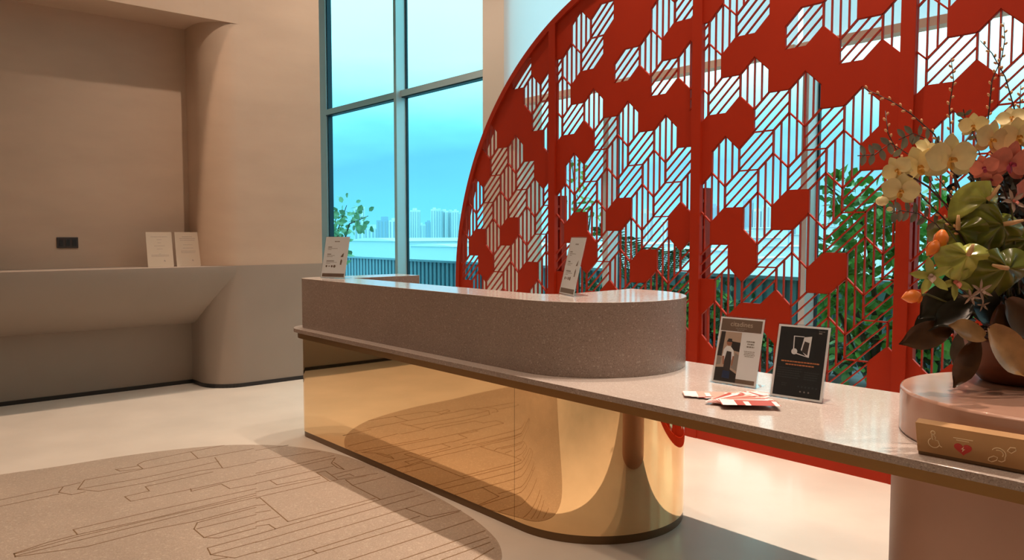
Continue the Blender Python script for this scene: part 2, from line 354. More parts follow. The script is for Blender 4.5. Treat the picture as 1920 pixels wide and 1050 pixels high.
def line_mesh(pts, wd_=.0055):
    ps = [at_z(x, y, .0022) for x, y in pts]
    for a, b in zip(ps, ps[1:]):
        if a.y > 2.36 and b.y > 2.36: continue
        if b.y > 2.36: b = a + (b-a)*((2.36-a.y)/(b.y-a.y))
        if a.y > 2.36: a = b + (a-b)*((2.36-b.y)/(a.y-b.y))
        d = (b-a); d.z = 0
        if d.length < .005: continue
        d.normalize(); n_ = Vector((-d.y, d.x, 0))*wd_/2; e = d*wd_/2
        q = [a-e-n_, b+e-n_, b+e+n_, a-e+n_]
        ln.prism([(p.x, p.y) for p in q], (.0020, .0028), XY)
for l in L7: line_mesh([(x*.25, 830+y*.25) for x, y in l])
for l in L8: line_mesh([(480+x*.2396, 830+y*.2396) for x, y in l])
ln.build('metal_line', 'brass_line', il)

# ------------------------------------------------------------------ reception desk
Y0, RC, CX = 2.37, .47, -2.66; CY = Y0+RC
DL = -5.03
desk = thing('reception_desk', (-3.8, 2.84, 0), 'long reception desk of brown terrazzo on a mirror gold base with a rounded end', 'reception desk')
def capsule(g=0., x0=DL, rl=.13, yb=None):
    yb = 2*CY-Y0 if yb is None else yb
    return arc(x0+rl-0, Y0+rl, rl+g, 180, 270, 8) + arc(CX, CY, RC+g, -90, 90, 40) + [(x0-g, yb+g)]
SX = -2.71
frontp = arc(DL+.13, Y0+.13, .13, 180, 270, 8) + [(SX, Y0), (SX, 2*CY-Y0), (DL, 2*CY-Y0)]
b = MB(); b.prism(frontp, (.04, .70), XY); b.build('front_panel', 'gold_mirror', desk, smooth=True)
endp = [(SX+.0018, Y0)] + arc(CX, CY, RC, -90, 90, 64) + [(SX+.0018, 2*CY-Y0)]
b = MB(); b.prism(endp, (.04, .70), XY); b.build('curved_end_panel', 'gold_mirror', desk, smooth=True)
b = MB(); b.prism(capsule(-.004), (0, .04), XY); b.build('plinth', 'bronze_dark', desk, smooth=True)
SF, SB, SL = 2.285, 3.21, -5.085
slab = arc(SL+.2, SF+.2+.02, .2, 180, 270, 10) + [(-2.5, SF), (1.2, SF-.01), (1.2, SB), (SL, SB)]
b = MB(); b.prism(slab, (.735, .76), XY); o = b.build('worktop', ['terrazzo', 'terrazzo_top_lit'], desk, smooth=True, bevel=.0015)
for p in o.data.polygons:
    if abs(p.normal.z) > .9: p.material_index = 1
apr = arc(SL+.22, SF+.24, .2, 180, 270, 10) + [(-2.5, SF+.022), (1.18, SF+.015), (1.18, SB-.02), (SL+.02, SB-.02)]
b = MB(); b.prism(apr, (.695, .735), XY); b.build('apron', 'gold_satin', desk, smooth=True)
AT = .29
ring = arc(DL+.13, Y0+.13, .13, 180, 270, 8) + arc(CX, CY, RC, -90, 90, 40) + [(-2.80, 2*CY-Y0)] + [(-2.78, 3.15)] + arc(-2.90, Y0+AT+.14, .14, 0, -90, 8) + [(DL+.28, Y0+AT), (DL+.28, 3.22), (DL, 3.22)]
b = MB(); b.prism(ring, (.76, 1.1), XY, 0); o = b.build('counter', ['terrazzo', 'terrazzo_top_lit'], desk, smooth=True, bevel=.002)
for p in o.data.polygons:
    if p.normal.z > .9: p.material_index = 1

# ------------------------------------------------------------------ round plinth with pedestal
ped = thing('display_plinth', (-.3, 2.8, .76), 'pale pink drum plinth with a rounded end on the worktop under the flower bowl', 'plinth')
pe2 = thing('pedestal', (-.3, 2.8, 0), 'pink rounded pedestal carrying the right end of the worktop from the floor', 'pedestal')
def pill(cx, cy, r, x1): return arc(cx, cy, r, 90, 270, 40) + [(x1, cy-r), (x1, cy+r)]
b = MB(); b.prism(pill(-.68, 2.80, .42, .9), (.76, .905), XY); b.build('drum', 'pink_polished', ped, smooth=True, bevel=.008)
b = MB(); b.prism(pill(-.70, 2.80, .42, .9), (0, .695), XY); b.build('column', 'pink_plaster', pe2, smooth=True)
# ------------------------------------------------------------------ red moon screen
SCX, SCZ, SR, SY = -3.352, .927, 2.51, 4.387
PY = 4.405                                   # the pierced plates sit a little behind the frame
scr = thing('lattice_screen', (SCX, SY, 0), 'tall red metal moon shaped screen pierced with a hexagon lattice', 'screen')
SC2 = -.218      # the outline is a left arc, a level top and a matching right arc
def outline(r, n=60):
    a0 = math.degrees(math.asin(-SCZ/SR))
    return arc(SC2, SCZ, r, a0, 90, n) + arc(SCX, SCZ, r, 90, 180-a0, n)
def rim_mesh(r0, r1, y0, y1):
    b = MB(); o_ = outline(r1); i_ = outline(r0); k = len(o_); vs = []
    for y in (y0, y1): vs += [(u, y, max(v, 0)) for u, v in o_] + [(u, y, max(v, 0)) for u, v in i_]
    fs = []
    for i in range(k-1):
        fs += [(i, i+1, k+i+1, k+i), (2*k+i, 3*k+i, 3*k+i+1, 2*k+i+1), (i, 2*k+i, 2*k+i+1, i+1), (k+i, k+i+1, 3*k+i+1, 3*k+i)]
    fs += [(0, k, 3*k, 2*k), (k-1, 3*k-1, 4*k-1, 2*k-1)]
    b.add(vs, fs); return b.build('rim', 'red_metal', scr, smooth=True)
rim_mesh(SR-.050, SR, 4.384, 4.462)
b = MB(); b.box((SCX-2.31, 4.387, 0), (SC2+2.31, 4.50, .065)); b.build('bottom_rail', 'red_metal', scr)
PX = (-4.555, -3.15, -1.785, -.400, .985)
for x in PX:
    h = SCZ+math.sqrt((SR-.03)**2-max(SCX-x, x-SC2, 0)**2)
    b = MB(); b.box((x-.038, 4.382, .0), (x+.038, 4.425, h)); b.build('post', 'red_metal', scr, bevel=.002)
    b = MB(); b.box((x-.036, 4.475, .0), (x+.030, 4.535, 1.72))
    for k in range(9): b.box((x-.02, 4.425, .18+k*.18), (x+.02, 4.475, .20+k*.18))
    b.build('back_brace', 'red_metal', scr)
La, Lh, Lz, Lb = .1027, .1421, .0963, .1399
def clip(poly, inside, inter):
    out = []
    for i in range(len(poly)):
        a, b = poly[i], poly[(i+1) % len(poly)]
        ia, ib = inside(a), inside(b)
        if ia: out.append(a)
        if ia != ib: out.append(inter(a, b))
    return out
def halfplane(poly, nx, nz, d):
    f = lambda p: p[0]*nx+p[1]*nz-d
    return clip(poly, lambda p: f(p) <= 0, lambda a, b: (a[0]+(b[0]-a[0])*f(a)/(f(a)-f(b)), a[1]+(b[1]-a[1])*f(a)/(f(a)-f(b))))
NA = 72
CIRC = [(math.cos(2*PI*k/NA), math.sin(2*PI*k/NA)) for k in range(NA)]
def clip_panel(poly, x0, x1):
    for nx, nz, d in ((-1, 0, -x0), (1, 0, x1), (0, -1, -.06)):
        if len(poly) < 3: return []
        poly = halfplane(poly, nx, nz, d)
    for cx, cz in CIRC:
        if len(poly) < 3: return []
        c0 = SC2 if cx > 0 else SCX; d = cx*c0+cz*SCZ+SR-.035
        if max(q[0]*cx+q[1]*cz for q in poly) > d: poly = halfplane(poly, cx, cz, d)
    return poly
def vcell(T): x, z = T; return [(x, z), (x-La, z-Lz), (x-La, z-Lz-Lh), (x, z-2*Lz-Lh), (x+La, z-Lz-Lh), (x+La, z-Lz)]
def dcell(T):
    x, z = T[0]+La, T[1]-Lz-Lh      # lower left corner
    return [(x, z), (x+Lb, z), (x+La+Lb, z+Lz), (x+La+Lb, z+Lz+Lh), (x+La, z+Lz+Lh), (x, z+Lh)]
def bars(kind, T):
    out = []
    if kind == 'V':
        x, z = T
        for s in (-.5, 0, .5): out.append(((x+s*La, z-Lz*abs(s)), (x+s*La, z-2*Lz-Lh+Lz*abs(s))))
    else:
        x, z = T[0]+La, T[1]-Lz-Lh; sl = Lz/La; R_ = x+La+Lb; top = z+Lz+Lh
        c1, c0 = Lh, -Lb*sl
        for k in (1, 2, 3):
            c = c0+(c1-c0)*k/4
            # line w = sl*u + c inside the cell (u from x)
            u0, w0 = (0, c) if c >= 0 else (-c/sl, 0)
            u1 = La+Lb; w1 = sl*u1+c
            if w1 > Lz+Lh: w1 = Lz+Lh; u1 = (w1-c)/sl
            out.append(((x+u0, z+w0), (x+u1, z+w1)))
    return out
def barpoly(a, b, w_):
    d = Vector((b[0]-a[0], b[1]-a[1])); L = d.length
    if L < 1e-5: return []
    d /= L; n_ = Vector((-d.y, d.x))*w_/2; a = Vector(a)-d*w_*.3; b = Vector(b)+d*w_*.3
    return [tuple(a-n_), tuple(b-n_), tuple(b+n_), tuple(a+n_)]
# solid cells; everything else on the panel is open
OPEN3 = 'V1,-1 D1,-1 D0,-2 V0,-1 D-1,-1 V0,0 V-1,-1 D1,0 V2,1 V2,0x D1,1 V2,2 V0,1 D-1,0 D1,2 D-1,1 V0,2 V-1,1 D-2,0 V-2,0 D-2,1 V-1,2 V-1,3 D-3,0 V-2,1 D-2,2 V-3,0 V-2,2 V-3,1 D-3,2 V-2,3 V-4,0 V-3,2 D-4,1 D-3,3 D-5,0 V-3,3 V-4,2 D-5,1 V-5,1 D-4,3 V-4,3 D-5,2 V-6,1 V-4,4 D-5,3 V-5,3 V-6,2 D-6,3 V-6,3 D-7,1x D-7,2 V-7,2 V-8,2 D-8,1 V-7,3 D-6,4 D-8,2 V2,-1 D2,-1 V3,1 D3,1 V4,0 D3,-2 V4,-1 D4,0 V4,-2'.split()
OPEN1 = 'V2,1 D2,0 D2,1 D1,1 V1,2 V0,0 D-1,0 V0,1 V-1,1 D-1,1 V-1,2 D-1,2 D-2,0 V-2,0 D-2,1 V-2,1 V-2,2 D-2,2 V-2,3 D-3,0 V-3,0 V-3,1 V-3,2 D-3,2 V-3,3 D-4,-1 V-4,0 D-4,1 V-4,2 D-5,0 V-5,1 D-5,1 V-5,2 V-4,3 D-3,3 V-5,-1 D-6,1 V-6,1 V-6,2 D-6,2 D-7,2 V-7,3 V-5,3 D-5,3 V-6,3 D-2,-1x V-3,-1'.split()
OPEN2 = set(OPEN3) | {'D-1,2'}; OPEN2 -= {'V-2,3'}
T3 = (-2.727, 2.528)
L1 = (La, Lz+Lh); LM = (.3453, -.1421)
panels = [((-5.370, 2.4036), set(OPEN1), SCX-SR, PX[0]-.03), ((T3[0]-1.387, T3[1]), OPEN2, PX[0]+.03, PX[1]-.03),
          (T3, set(OPEN3), PX[1]+.03, PX[2]-.03), ((T3[0]+1.387-.012, T3[1]), set(OPEN3), PX[2]+.03, PX[3]-.03),
          ((T3[0]+2*1.387-.012, T3[1]), set(OPEN3), PX[3]+.03, PX[4]-.03), ((T3[0]+3*1.387-.012, T3[1]), set(OPEN3), PX[4]+.03, SC2+SR)]
for T0, opn, x0, x1 in panels:
    b = MB(); seen = set()
    for i in range(-14, 16):
        for j in range(-12, 14):
            T = (T0[0]+i*L1[0]+j*LM[0], T0[1]+i*L1[1]+j*LM[1])
            if T[0] < x0-.5 or T[0] > x1+.3 or T[1] < -.1 or T[1] > 4: continue
            for kind, cell in (('V', vcell(T)), ('D', dcell(T))):
                if '%s%d,%d' % (kind, i, j) in opn:
                    for k in range(6):
                        key = (round((cell[k][0]+cell[(k+1) % 6][0])*100), round((cell[k][1]+cell[(k+1) % 6][1])*100))
                        if any((key[0]+s1, key[1]+s2) in seen for s1 in (-1, 0, 1) for s2 in (-1, 0, 1)): continue
                        seen.add(key)
                        p = clip_panel(barpoly(cell[k], cell[(k+1) % 6], .0085), x0, x1)
                        if len(p) > 2: b.prism(p, (PY-.001, PY+.0165), XZ)
                    for a_, c_ in bars(kind, T):
                        p = clip_panel(barpoly(a_, c_, .0068), x0, x1)
                        if len(p) > 2: b.prism(p, (PY, PY+.016), XZ)
                else:
                    p = clip_panel(cell, x0, x1)
                    if len(p) > 2: b.prism(p, (PY-.002, PY+.012), XZ)
    b.build('lattice_panel', 'red_metal', scr)

# ------------------------------------------------------------------ signs, papers, leaflets
def frame_at(origin, ux, lean):
    """local axes of a sheet: u along its foot, v up and leaning back, n out of its face"""
    u = Vector((ux[0], ux[1], 0)).normalized(); back = Vector((-u.y, u.x, 0))
    v = (ZU*math.cos(lean) + back*math.sin(lean)).normalized(); n_ = u.cross(v)
    M = Matrix((u, v, n_)).transposed().to_4x4(); M.translation = Vector(origin); return M
def local_part(b, name, mats, parent, **k):
    o = b.build(name, mats, None, **k); o.parent = parent; return o
LXY = lambda u, v, t: (u, v, t)
def rect(b, u0, v0, u1, v1, t0=.0, t1=.0004, mi=0): b.box((u0, v0, t0), (u1, v1, t1), mi)
def lines(b, u, v, ws, gap, h, t, align='l', W=0):
    for k, w_ in enumerate(ws):
        x = u if align == 'l' else u-w_/2
        # short strokes, word by word
        c = x
        rnd = random.Random(int(u*1e4)+k)
        while c < x+w_-.002:
            l_ = min(rnd.uniform(.004, .012), x+w_-c)
            rect(b, c, v-k*gap-h, c+l_, v-k*gap, t[0], t[1]); c += l_+.002
def sheet_thing(name, origin, ux, lean, label, cat, w_, h_, stand=True, group=None):
    e = thing(name, (0, 0, 0), label, cat, group, world=False); e.matrix_world = frame_at(origin, ux, math.radians(lean))
    if stand:
        b = MB(); b.box((-.004, 0, -.006), (w_+.004, h_+.005, -.0036)); b.box((-.004, 0, -.0008), (w_+.004, h_+.005, .0008))
        la = math.radians(lean)
        # foot: flat on the table, reaching back
        ft = []
        for u in (-.004, w_+.004):
            for s_, t_ in ((0, .001), (.085, .001), (.085, .004), (0, .004)):
                # world back/up expressed in local v,n
                ft.append((u, s_*math.sin(la)+t_*math.cos(la), -s_*math.cos(la)+t_*math.sin(la)))
        b.add(ft, [(0,1,2,3),(7,6,5,4),(0,4,5,1),(1,5,6,2),(2,6,7,3),(3,7,4,0)])
        local_part(b, 'acrylic_holder', 'acrylic', e)
    return e
def text_part(txt, u, v, size, m, parent, t=.001, align='CENTER'):
    c = bpy.data.curves.new('lettering', 'FONT'); c.body = txt; c.size = size; c.align_x = align; c.extrude = .0002
    tmp = bpy.data.objects.new('tmp', c); COL.objects.link(tmp); dg = bpy.context.evaluated_depsgraph_get(); me = bpy.data.meshes.new_from_object(tmp.evaluated_get(dg)); me.name = 'lettering'
    bpy.data.objects.remove(tmp); me.materials.clear(); me.materials.append(MAT[m]); o = bpy.data.objects.new('lettering', me); COL.objects.link(o); o.parent = parent; o.location = (u, v, t); return o
# poster 1
W, H = .205, .292
P1 = sheet_thing('poster_stand', (-1.93, 2.822, .7605), (.21, .014), 15, 'clear acrylic stand with a photo poster of a person in a dark apron', 'poster stand', W, H)
b = MB(); rect(b, 0, .004, W, H, -.003, -.0014); ins = local_part(b, 'paper', 'paper_white', P1)
b = MB(); rect(b, .008, .232, .197, .285, -.0014, -.0011); rect(b, .110, .012, .197, .030, -.0014, -.0011); local_part(b, 'brown_band', 'print_brown', P1)
text_part('citadines', .103, .254, .030, 'paper_cream', P1, -.0009)
b = MB(); lines(b, .103, .247, [.05, .036], .007, .003, (-.0011, -.0009), 'c'); lines(b, .157, .196, [.04, .03, .034], .011, .006, (-.0013, -.001), 'c'); lines(b, .157, .152, [.052, .046, .05, .04], .007, .0025, (-.0013, -.001), 'c'); local_part(b, 'small_print', 'print_grey', P1)
b = MB(); rect(b, .008, .012, .110, .228, -.0014, -.0011); ph = local_part(b, 'printed_photo', 'print_tan', P1)
def shape(pts, m, nm, parent, t0, t1):
    b = MB()
    for p in pts: b.prism(p, (t0, t1), LXY)
    return local_part(b, nm, m, parent)
shape([[(.008, .012), (.110, .012), (.110, .050), (.060, .075), (.008, .07)], [(.008, .12), (.030, .12), (.034, .228), (.014, .228)], [(.068, .150), (.110, .145), (.110, .185), (.070, .188)]], 'print_dark', 'photo_shadow', P1, -.0011, -.0010)
shape([[(.010, .080), (.030, .085), (.032, .115), (.012, .12)], [(.080, .075), (.110, .06), (.110, .13), (.092, .14)]], 'print_grey', 'photo_props', P1, -.0011, -.0010)
shape([[(.034, .120), (.044, .100), (.076, .100), (.088, .125), (.082, .150), (.066, .166), (.048, .166), (.036, .150)]], 'paper_white', 'printed_shirt', P1, -.0010, -.0009)
shape([[(x, y) for x, y in arc(.058, .181, .013, 0, 360, 16)[:-1]], [(.034, .120), (.040, .085), (.047, .085), (.043, .122)], [(.082, .125), (.080, .085), (.086, .082), (.089, .125)]], 'print_skin', 'printed_skin', P1, -.0010, -.00085)
shape([[(.046, .060), (.078, .058), (.078, .105), (.074, .142), (.052, .144), (.046, .106)], [(.045, .184), (.071, .184), (.068, .198), (.052, .199)]], 'print_dark', 'printed_apron', P1, -.0009, -.0007)
shape([[(.044, .028), (.080, .026), (.078, .060), (.046, .062)]], 'print_blue', 'printed_jeans', P1, -.0009, -.0008)
# poster 2
P2 = sheet_thing('poster_stand', (-1.61, 2.753, .7605), (.197, .02), 15, 'clear acrylic stand with a black poster and orange headline on the worktop', 'poster stand', W, H)
b = MB(); rect(b, 0, .004, W, H, -.003, -.0014); local_part(b, 'paper', 'paper_white', P2)
b = MB(); rect(b, .009, .012, .196, .284, -.0014, -.0011); local_part(b, 'black_print', 'print_black', P2)
b = MB(); lines(b, .103, .150, [.150], .012, .005, (-.0011, -.0008), 'c'); lines(b, .103, .138, [.112], .012, .005, (-.0011, -.0008), 'c'); local_part(b, 'orange_headline', 'print_orange', P2)
b = MB(); lines(b, .018, .122, [.096, .098, .09, .094, .085], .009, .0032, (-.0011, -.0009)); lines(b, .125, .112, [.06, .052, .055, .05], .009, .0032, (-.0011, -.0009)); lines(b, .040, .062, [.022, .02], .008, .0028, (-.0011, -.0009))
for k in range(6): rect(b, .105+k*.014, .050, .111+k*.014, .056, -.0011, -.0009)
local_part(b, 'dim_print', 'print_dim', P2)
b = MB()
for k in range(3): b.prism(arc(.118+k*.016, .034, .0035, 0, 360, 10)[:-1], (-.0011, -.0009), LXY)
rect(b, .163, .264, .175, .269, -.0011, -.0009); lines(b, .163, .275, [.026], .007, .0022, (-.0011, -.0009)); local_part(b, 'white_print', 'print_grey', P2)
b = MB()
for p in ([(.070, .182), (.074, .182), (.070, .250), (.066, .250)], [(.066, .250), (.068, .247), (.108, .247), (.108, .250)], [(.070, .182), (.135, .168), (.135, .171), (.071, .186)]): b.prism(p, (-.0011, -.0009), LXY)
b.prism([(.100, .196), (.122, .174), (.135, .170), (.138, .252), (.108, .247), (.104, .22)], (-.0011, -.0009), LXY); b.prism(arc(.075, .188, .012, 0, 360, 14)[:-1], (-.0011, -.0009), LXY)
local_part(b, 'door_drawing', 'paper_white', P2)
b = MB(); b.prism([(.104, .190), (.128, .177), (.131, .226), (.112, .231), (.108, .215)], (-.0009, -.0007), LXY); local_part(b, 'drawing_dark', 'print_dark', P2)
# the two beige information stands on the counter
def info_stand(origin, ux, lean, label):
    e = sheet_thing('info_stand', origin, ux, lean, label, 'sign stand', W, H)
    b = MB(); rect(b, 0, .004, W, H, -.003, -.0014); local_part(b, 'paper', 'paper_white', e)
    b = MB(); rect(b, .008, .010, .197, .034, -.0014, -.0011); local_part(b, 'brown_band', 'print_brown', e)
    b = MB(); lines(b, .103, .262, [.045], .01, .007, (-.0014, -.0011), 'c')
    for v, ws in ((.222, (.03, .085, .03)), (.172, (.03, .065, .05)), (.124, (.06, .09, .035))):
        rect(b, .030, v-.006, .030+ws[0]*1.1, v, -.0014, -.0011); lines(b, .030, v-.011, ws[1:], .008, .003, (-.0014, -.0011))
    local_part(b, 'small_print', 'print_grey', e)
    b = MB(); b.prism([(.147, .150), (.170, .150), (.172, .180), (.160, .168)], (-.0014, -.0011), LXY)
    for k, r in enumerate((.008, .005, .008, .010)): b.prism(arc(.036+k*.023, .084, r, 0, 360, 12)[:-1], (-.0014, -.0011), LXY)
    b.prism([(.150, .095), (.162, .095), (.166, .125), (.156, .136), (.150, .12)], (-.0014, -.0011), LXY); local_part(b, 'icons', 'print_brown', e)
    return e
info_stand((-4.905, 2.50, 1.1005), (.92, .39), 13, 'beige information stand on the far left end of the counter')
info_stand((-2.795, 2.745, 1.1005), (.19, -.088), 13, 'beige information stand in the middle of the counter in front of the red screen')
# certificates on the console
def cert(y0, lean, label, kind_):
    e = thing('certificate', (0, 0, 0), label, 'certificate', None, world=False)
    e.matrix_world = frame_at((-7.17, y0, 1.1155), (0, 1), math.radians(lean))
    b = MB(); b.box((0, 0, -.004), (.218, .312, 0)); local_part(b, 'sheet', 'paper_cream', e)
    b = MB()
    if kind_ == 0:
        lines(b, .109, .272, [.14], .01, .005, (0, .0004), 'c'); lines(b, .109, .246, [.04, .03, .09, .05], .028, .004, (0, .0004), 'c'); lines(b, .109, .118, [.02, .15, .15], .010, .004, (0, .0004), 'c')
    else:
        lines(b, .109, .272, [.09, .14, .13], .016, .005, (0, .0004), 'c'); lines(b, .109, .198, [.08, .09], .030, .004, (0, .0004), 'c'); lines(b, .109, .142, [.13, .13, .12], .009, .003, (0, .0004), 'c')
    b.prism([(.135, .050), (.150, .045), (.152, .050), (.140, .065)], (0, .0004), LXY)
    local_part(b, 'printed_text', 'print_grey', e)
    return e
cert(2.012, 10, 'cream certificate leaning on the console, left of the pair', 0)
cert(2.255, 10, 'cream certificate leaning on the console, right of the pair beside the rounded corner', 1)
sp = thing('wall_socket', (XL, 1.447, 1.332), 'dark bronze wall socket plate above the console', 'wall socket')
b = MB(); b.box((XL, 1.366, 1.287), (XL+.010, 1.528, 1.378)); b.build('plate', 'print_dark', sp, bevel=.003)
b = MB()
for y in (1.40, 1.45, 1.50): b.box((XL+.009, y-.018, 1.305), (XL+.0125, y+.014, 1.36))
b.build('socket_insert', 'print_black', sp, bevel=.001)
# brass sign with engraved symbols
e = thing('access_sign', (0, 0, 0), 'brass block sign with wheelchair, red heart and hearing symbols on the worktop edge', 'sign', world=False)
e.matrix_world = frame_at((-.893, 2.345, .7605), (.262, .012), 6)
SW, SH = .268, .104
b = MB(); b.box((0, .012, -.028), (SW, SH, 0)); local_part(b, 'plate', 'brass_plate', e, bevel=.001)
b = MB(); b.box((.001, 0, -.028), (SW-.001, .012, -.003)); local_part(b, 'dark_foot', 'bronze_dark', e)
def stroke(b, pts, r=.0012): b.tube([(x, y, .0004) for x, y in pts], r, 6)
b = MB()
stroke(b, arc(.046, .080, .0055, 0, 360, 14)); stroke(b, [(.043, .074), (.0425, .062), (.045, .057)]); stroke(b, [(.047, .074), (.052, .066), (.050, .058), (.058, .056), (.062, .040), (.067, .038)])
stroke(b, arc(.046, .047, .0145, 115, 340, 22)); local_part(b, 'wheelchair_symbol', 'engraving', e)
b = MB(); b.box((.098, .0745, .0), (.147, .0763, .0009)); b.box((.105, .0685, .0), (.137, .0703, .0009)); local_part(b, 'text_line', 'engraving', e)
hp = []
for k in range(40):
    a = 2*PI*k/40; hp.append((.121+.0225/16*16*math.sin(a)**3, .044+.0215/17*(13*math.cos(a)-5*math.cos(2*a)-2*math.cos(3*a)-math.cos(4*a))))
b = MB(); b.prism(hp, (0, .0010), LXY); local_part(b, 'heart_symbol', 'heart_red', e)
b = MB(); b.prism([(.124, .053), (.116, .043), (.1205, .0435), (.118, .034), (.1265, .0445), (.1215, .0445)], (.001, .0015), LXY); local_part(b, 'lightning_bolt', 'engraving', e)
b = MB()
stroke(b, arc(.208, .050, .017, 150, -30, 18) + [(.222, .032), (.214, .026), (.206, .028)]); stroke(b, arc(.208, .050, .011, 120, -40, 12))
stroke(b, [(.229, .063), (.236, .075), (.248, .076), (.249, .068), (.238, .058), (.229, .063)]); stroke(b, [(.182, .024), (.184, .032), (.196, .040), (.205, .037), (.202, .028), (.190, .021), (.182, .024)])
local_part(b, 'hearing_symbol', 'engraving', e)
# leaflets in two fans
ORD = ['first', 'second', 'third', 'fourth', 'fifth', 'sixth', 'seventh', 'eighth', 'ninth', 'tenth', 'eleventh']
def leaflet(c, ang, z, kind_, label, group):
    e = thing('leaflet', (0, 0, 0), label, 'leaflet', group, world=False)
    e.location = (c[0], c[1], z); e.rotation_euler = (0, 0, math.radians(ang))
    b = MB(); b.box((-.105, -.045, 0), (.105, .045, .0006)); local_part(b, 'cover', ('leaflet_white', 'leaflet_pink', 'leaflet_red')[kind_], e)
    b = MB(); b.box((-.102, -.048, .0006), (-.05, .048, .0007)); b.box((-.02, -.048, .0006), (.0, .02, .0007)); b.box((.085, -.048, .0006), (.102, .03, .0007)); local_part(b, 'printed_band', ('leaflet_red', 'leaflet_white', 'leaflet_white')[kind_], e)
    return e
# pivoting fans
def fan(pivot, a0, a1, n, reach, kinds, lab, grp, z0=.7605):
    for k in range(n):
        a = a0+(a1-a0)*k/(n-1); ar = math.radians(a)
        leaflet((pivot[0]+reach*math.cos(ar), pivot[1]+reach*math.sin(ar)), a, z0+k*.0009, kinds[k % len(kinds)], ('white', 'pink', 'red')[kinds[k % len(kinds)]]+lab % (ORD[k] if k < n-1 else 'last'), grp)
def fan_row(c0, c1, a0, a1, n, kinds, lab, grp, z0):
    for k in range(n):
        u = k/(n-1); q = kinds[k % len(kinds)]
        leaflet((c0[0]+(c1[0]-c0[0])*u, c0[1]+(c1[1]-c0[1])*u), a0+(a1-a0)*u, z0+(n-1-k)*.0009, q, ('white', 'pink', 'red')[q]+lab % (ORD[k] if k < n-1 else 'last'), grp)
fan_row((-1.765, 2.575), (-1.645, 2.70), 42, 98, 10, (1, 1, 0, 1, 2, 0, 1), ' leaflet, %s from the left in the fan before the photo poster', 'leaflets of the left fan', .7605)
fan((-1.640, 2.435), 108, 42, 10, .118, (1, 2, 0, 2, 1, 2), ' leaflet, %s from the left in the fan before the black poster', 'leaflets of the right fan', .7605+.0095)
# ------------------------------------------------------------------ outside: terrace, fence, plants, city
b = MB(); b.box((-40, YW+.1, -.2), (25, 12.5, -.02)); tag(b.build('terrace_deck', 'deck'), kind='structure')
b = MB(); b.box((-2500, 12.6, -31), (1500, 3000, -30)); tag(b.build('city_ground', 'far_ground'), kind='structure')
fe = thing('slat_fence', (-6, 8.4, 0), 'blue grey vertical slat fence with a flat top rail along the terrace', 'fence')
fp = [(-22, 8.9), (-15, 8.6), (-9, 8.3), (-5, 8.2), (0, 8.3), (6, 8.8)]
b = MB(); c = MB()
for (xa, ya), (xb, yb) in zip(fp, fp[1:]):
    L = math.hypot(xb-xa, yb-ya); n = int(L/.14)
    for k in range(n):
        x = xa+(xb-xa)*k/n; y = ya+(yb-ya)*k/n; b.box((x, y, -.02), (x+.075, y+.03, .88))
    c.prism([(xa, ya-.05), (xb, yb-.05), (xb, yb+.12), (xa, ya+.12)], (.88, .92), XY)
    b.prism([(xa, ya+.05), (xb, yb+.05), (xb, yb+.07), (xa, ya+.07)], (-.02, .88), XY)
sl_ = b.build('slats', 'slat_blue', fe); c.build('top_rail', 'slat_blue', fe)

def leaf_card(b, p, d, nrm, L, W_, mi=0):
    d = d.normalized(); s_ = d.cross(nrm)
    if s_.length < 1e-3: s_ = Vector((1, 0, 0))
    s_.normalize(); n_ = s_.cross(d)
    v = [p, p+d*L*.3+s_*W_*.5+n_*L*.04, p+d*L*.7+s_*W_*.42+n_*L*.02, p+d*L-n_*L*.08, p+d*L*.7-s_*W_*.42+n_*L*.02, p+d*L*.3-s_*W_*.5+n_*L*.04, p+d*L*.5-n_*L*.03]
    b.add(v, [(0, 1, 6), (1, 2, 6), (2, 3, 6), (3, 4, 6), (4, 5, 6), (5, 0, 6)], mi)
def rvec(r): return Vector((r.uniform(-1, 1), r.uniform(-1, 1), r.uniform(-1, 1)))
def shrub(name, base, limbs, leaf, n, L, W_, spread, label, cat, seed, trunk=.03, group=None):
    """limbs: lists of points relative to base; leaves grow along them"""
    r = random.Random(seed); t = thing(name, base, label, cat, group)
    bb_ = MB(); lf = MB(); B = Vector(base)
    for limb in limbs:
        pts = [B+Vector(p) for p in limb]; k = len(pts)
        bb_.tube(pts, [trunk*(1-.75*i/(k-1)) for i in range(k)], 7)
        for _ in range(n):
            s_ = r.random()**.6*(k-1); i = min(int(s_), k-2); p = pts[i].lerp(pts[i+1], s_-i)
            q = p+rvec(r)*spread; d = (q-p)+rvec(r)*.03; d.z -= .02
            leaf_card(lf, q, d+rvec(r)*spread*.5, rvec(r)+Vector((0, -.3, 1)), L*r.uniform(.6, 1.15), W_*r.uniform(.7, 1.1))
    bb_.build('branch', 'bark', t); lf.build('foliage', leaf, t)
    return t
def wp(px, py, y): return at_y(px, py, y)
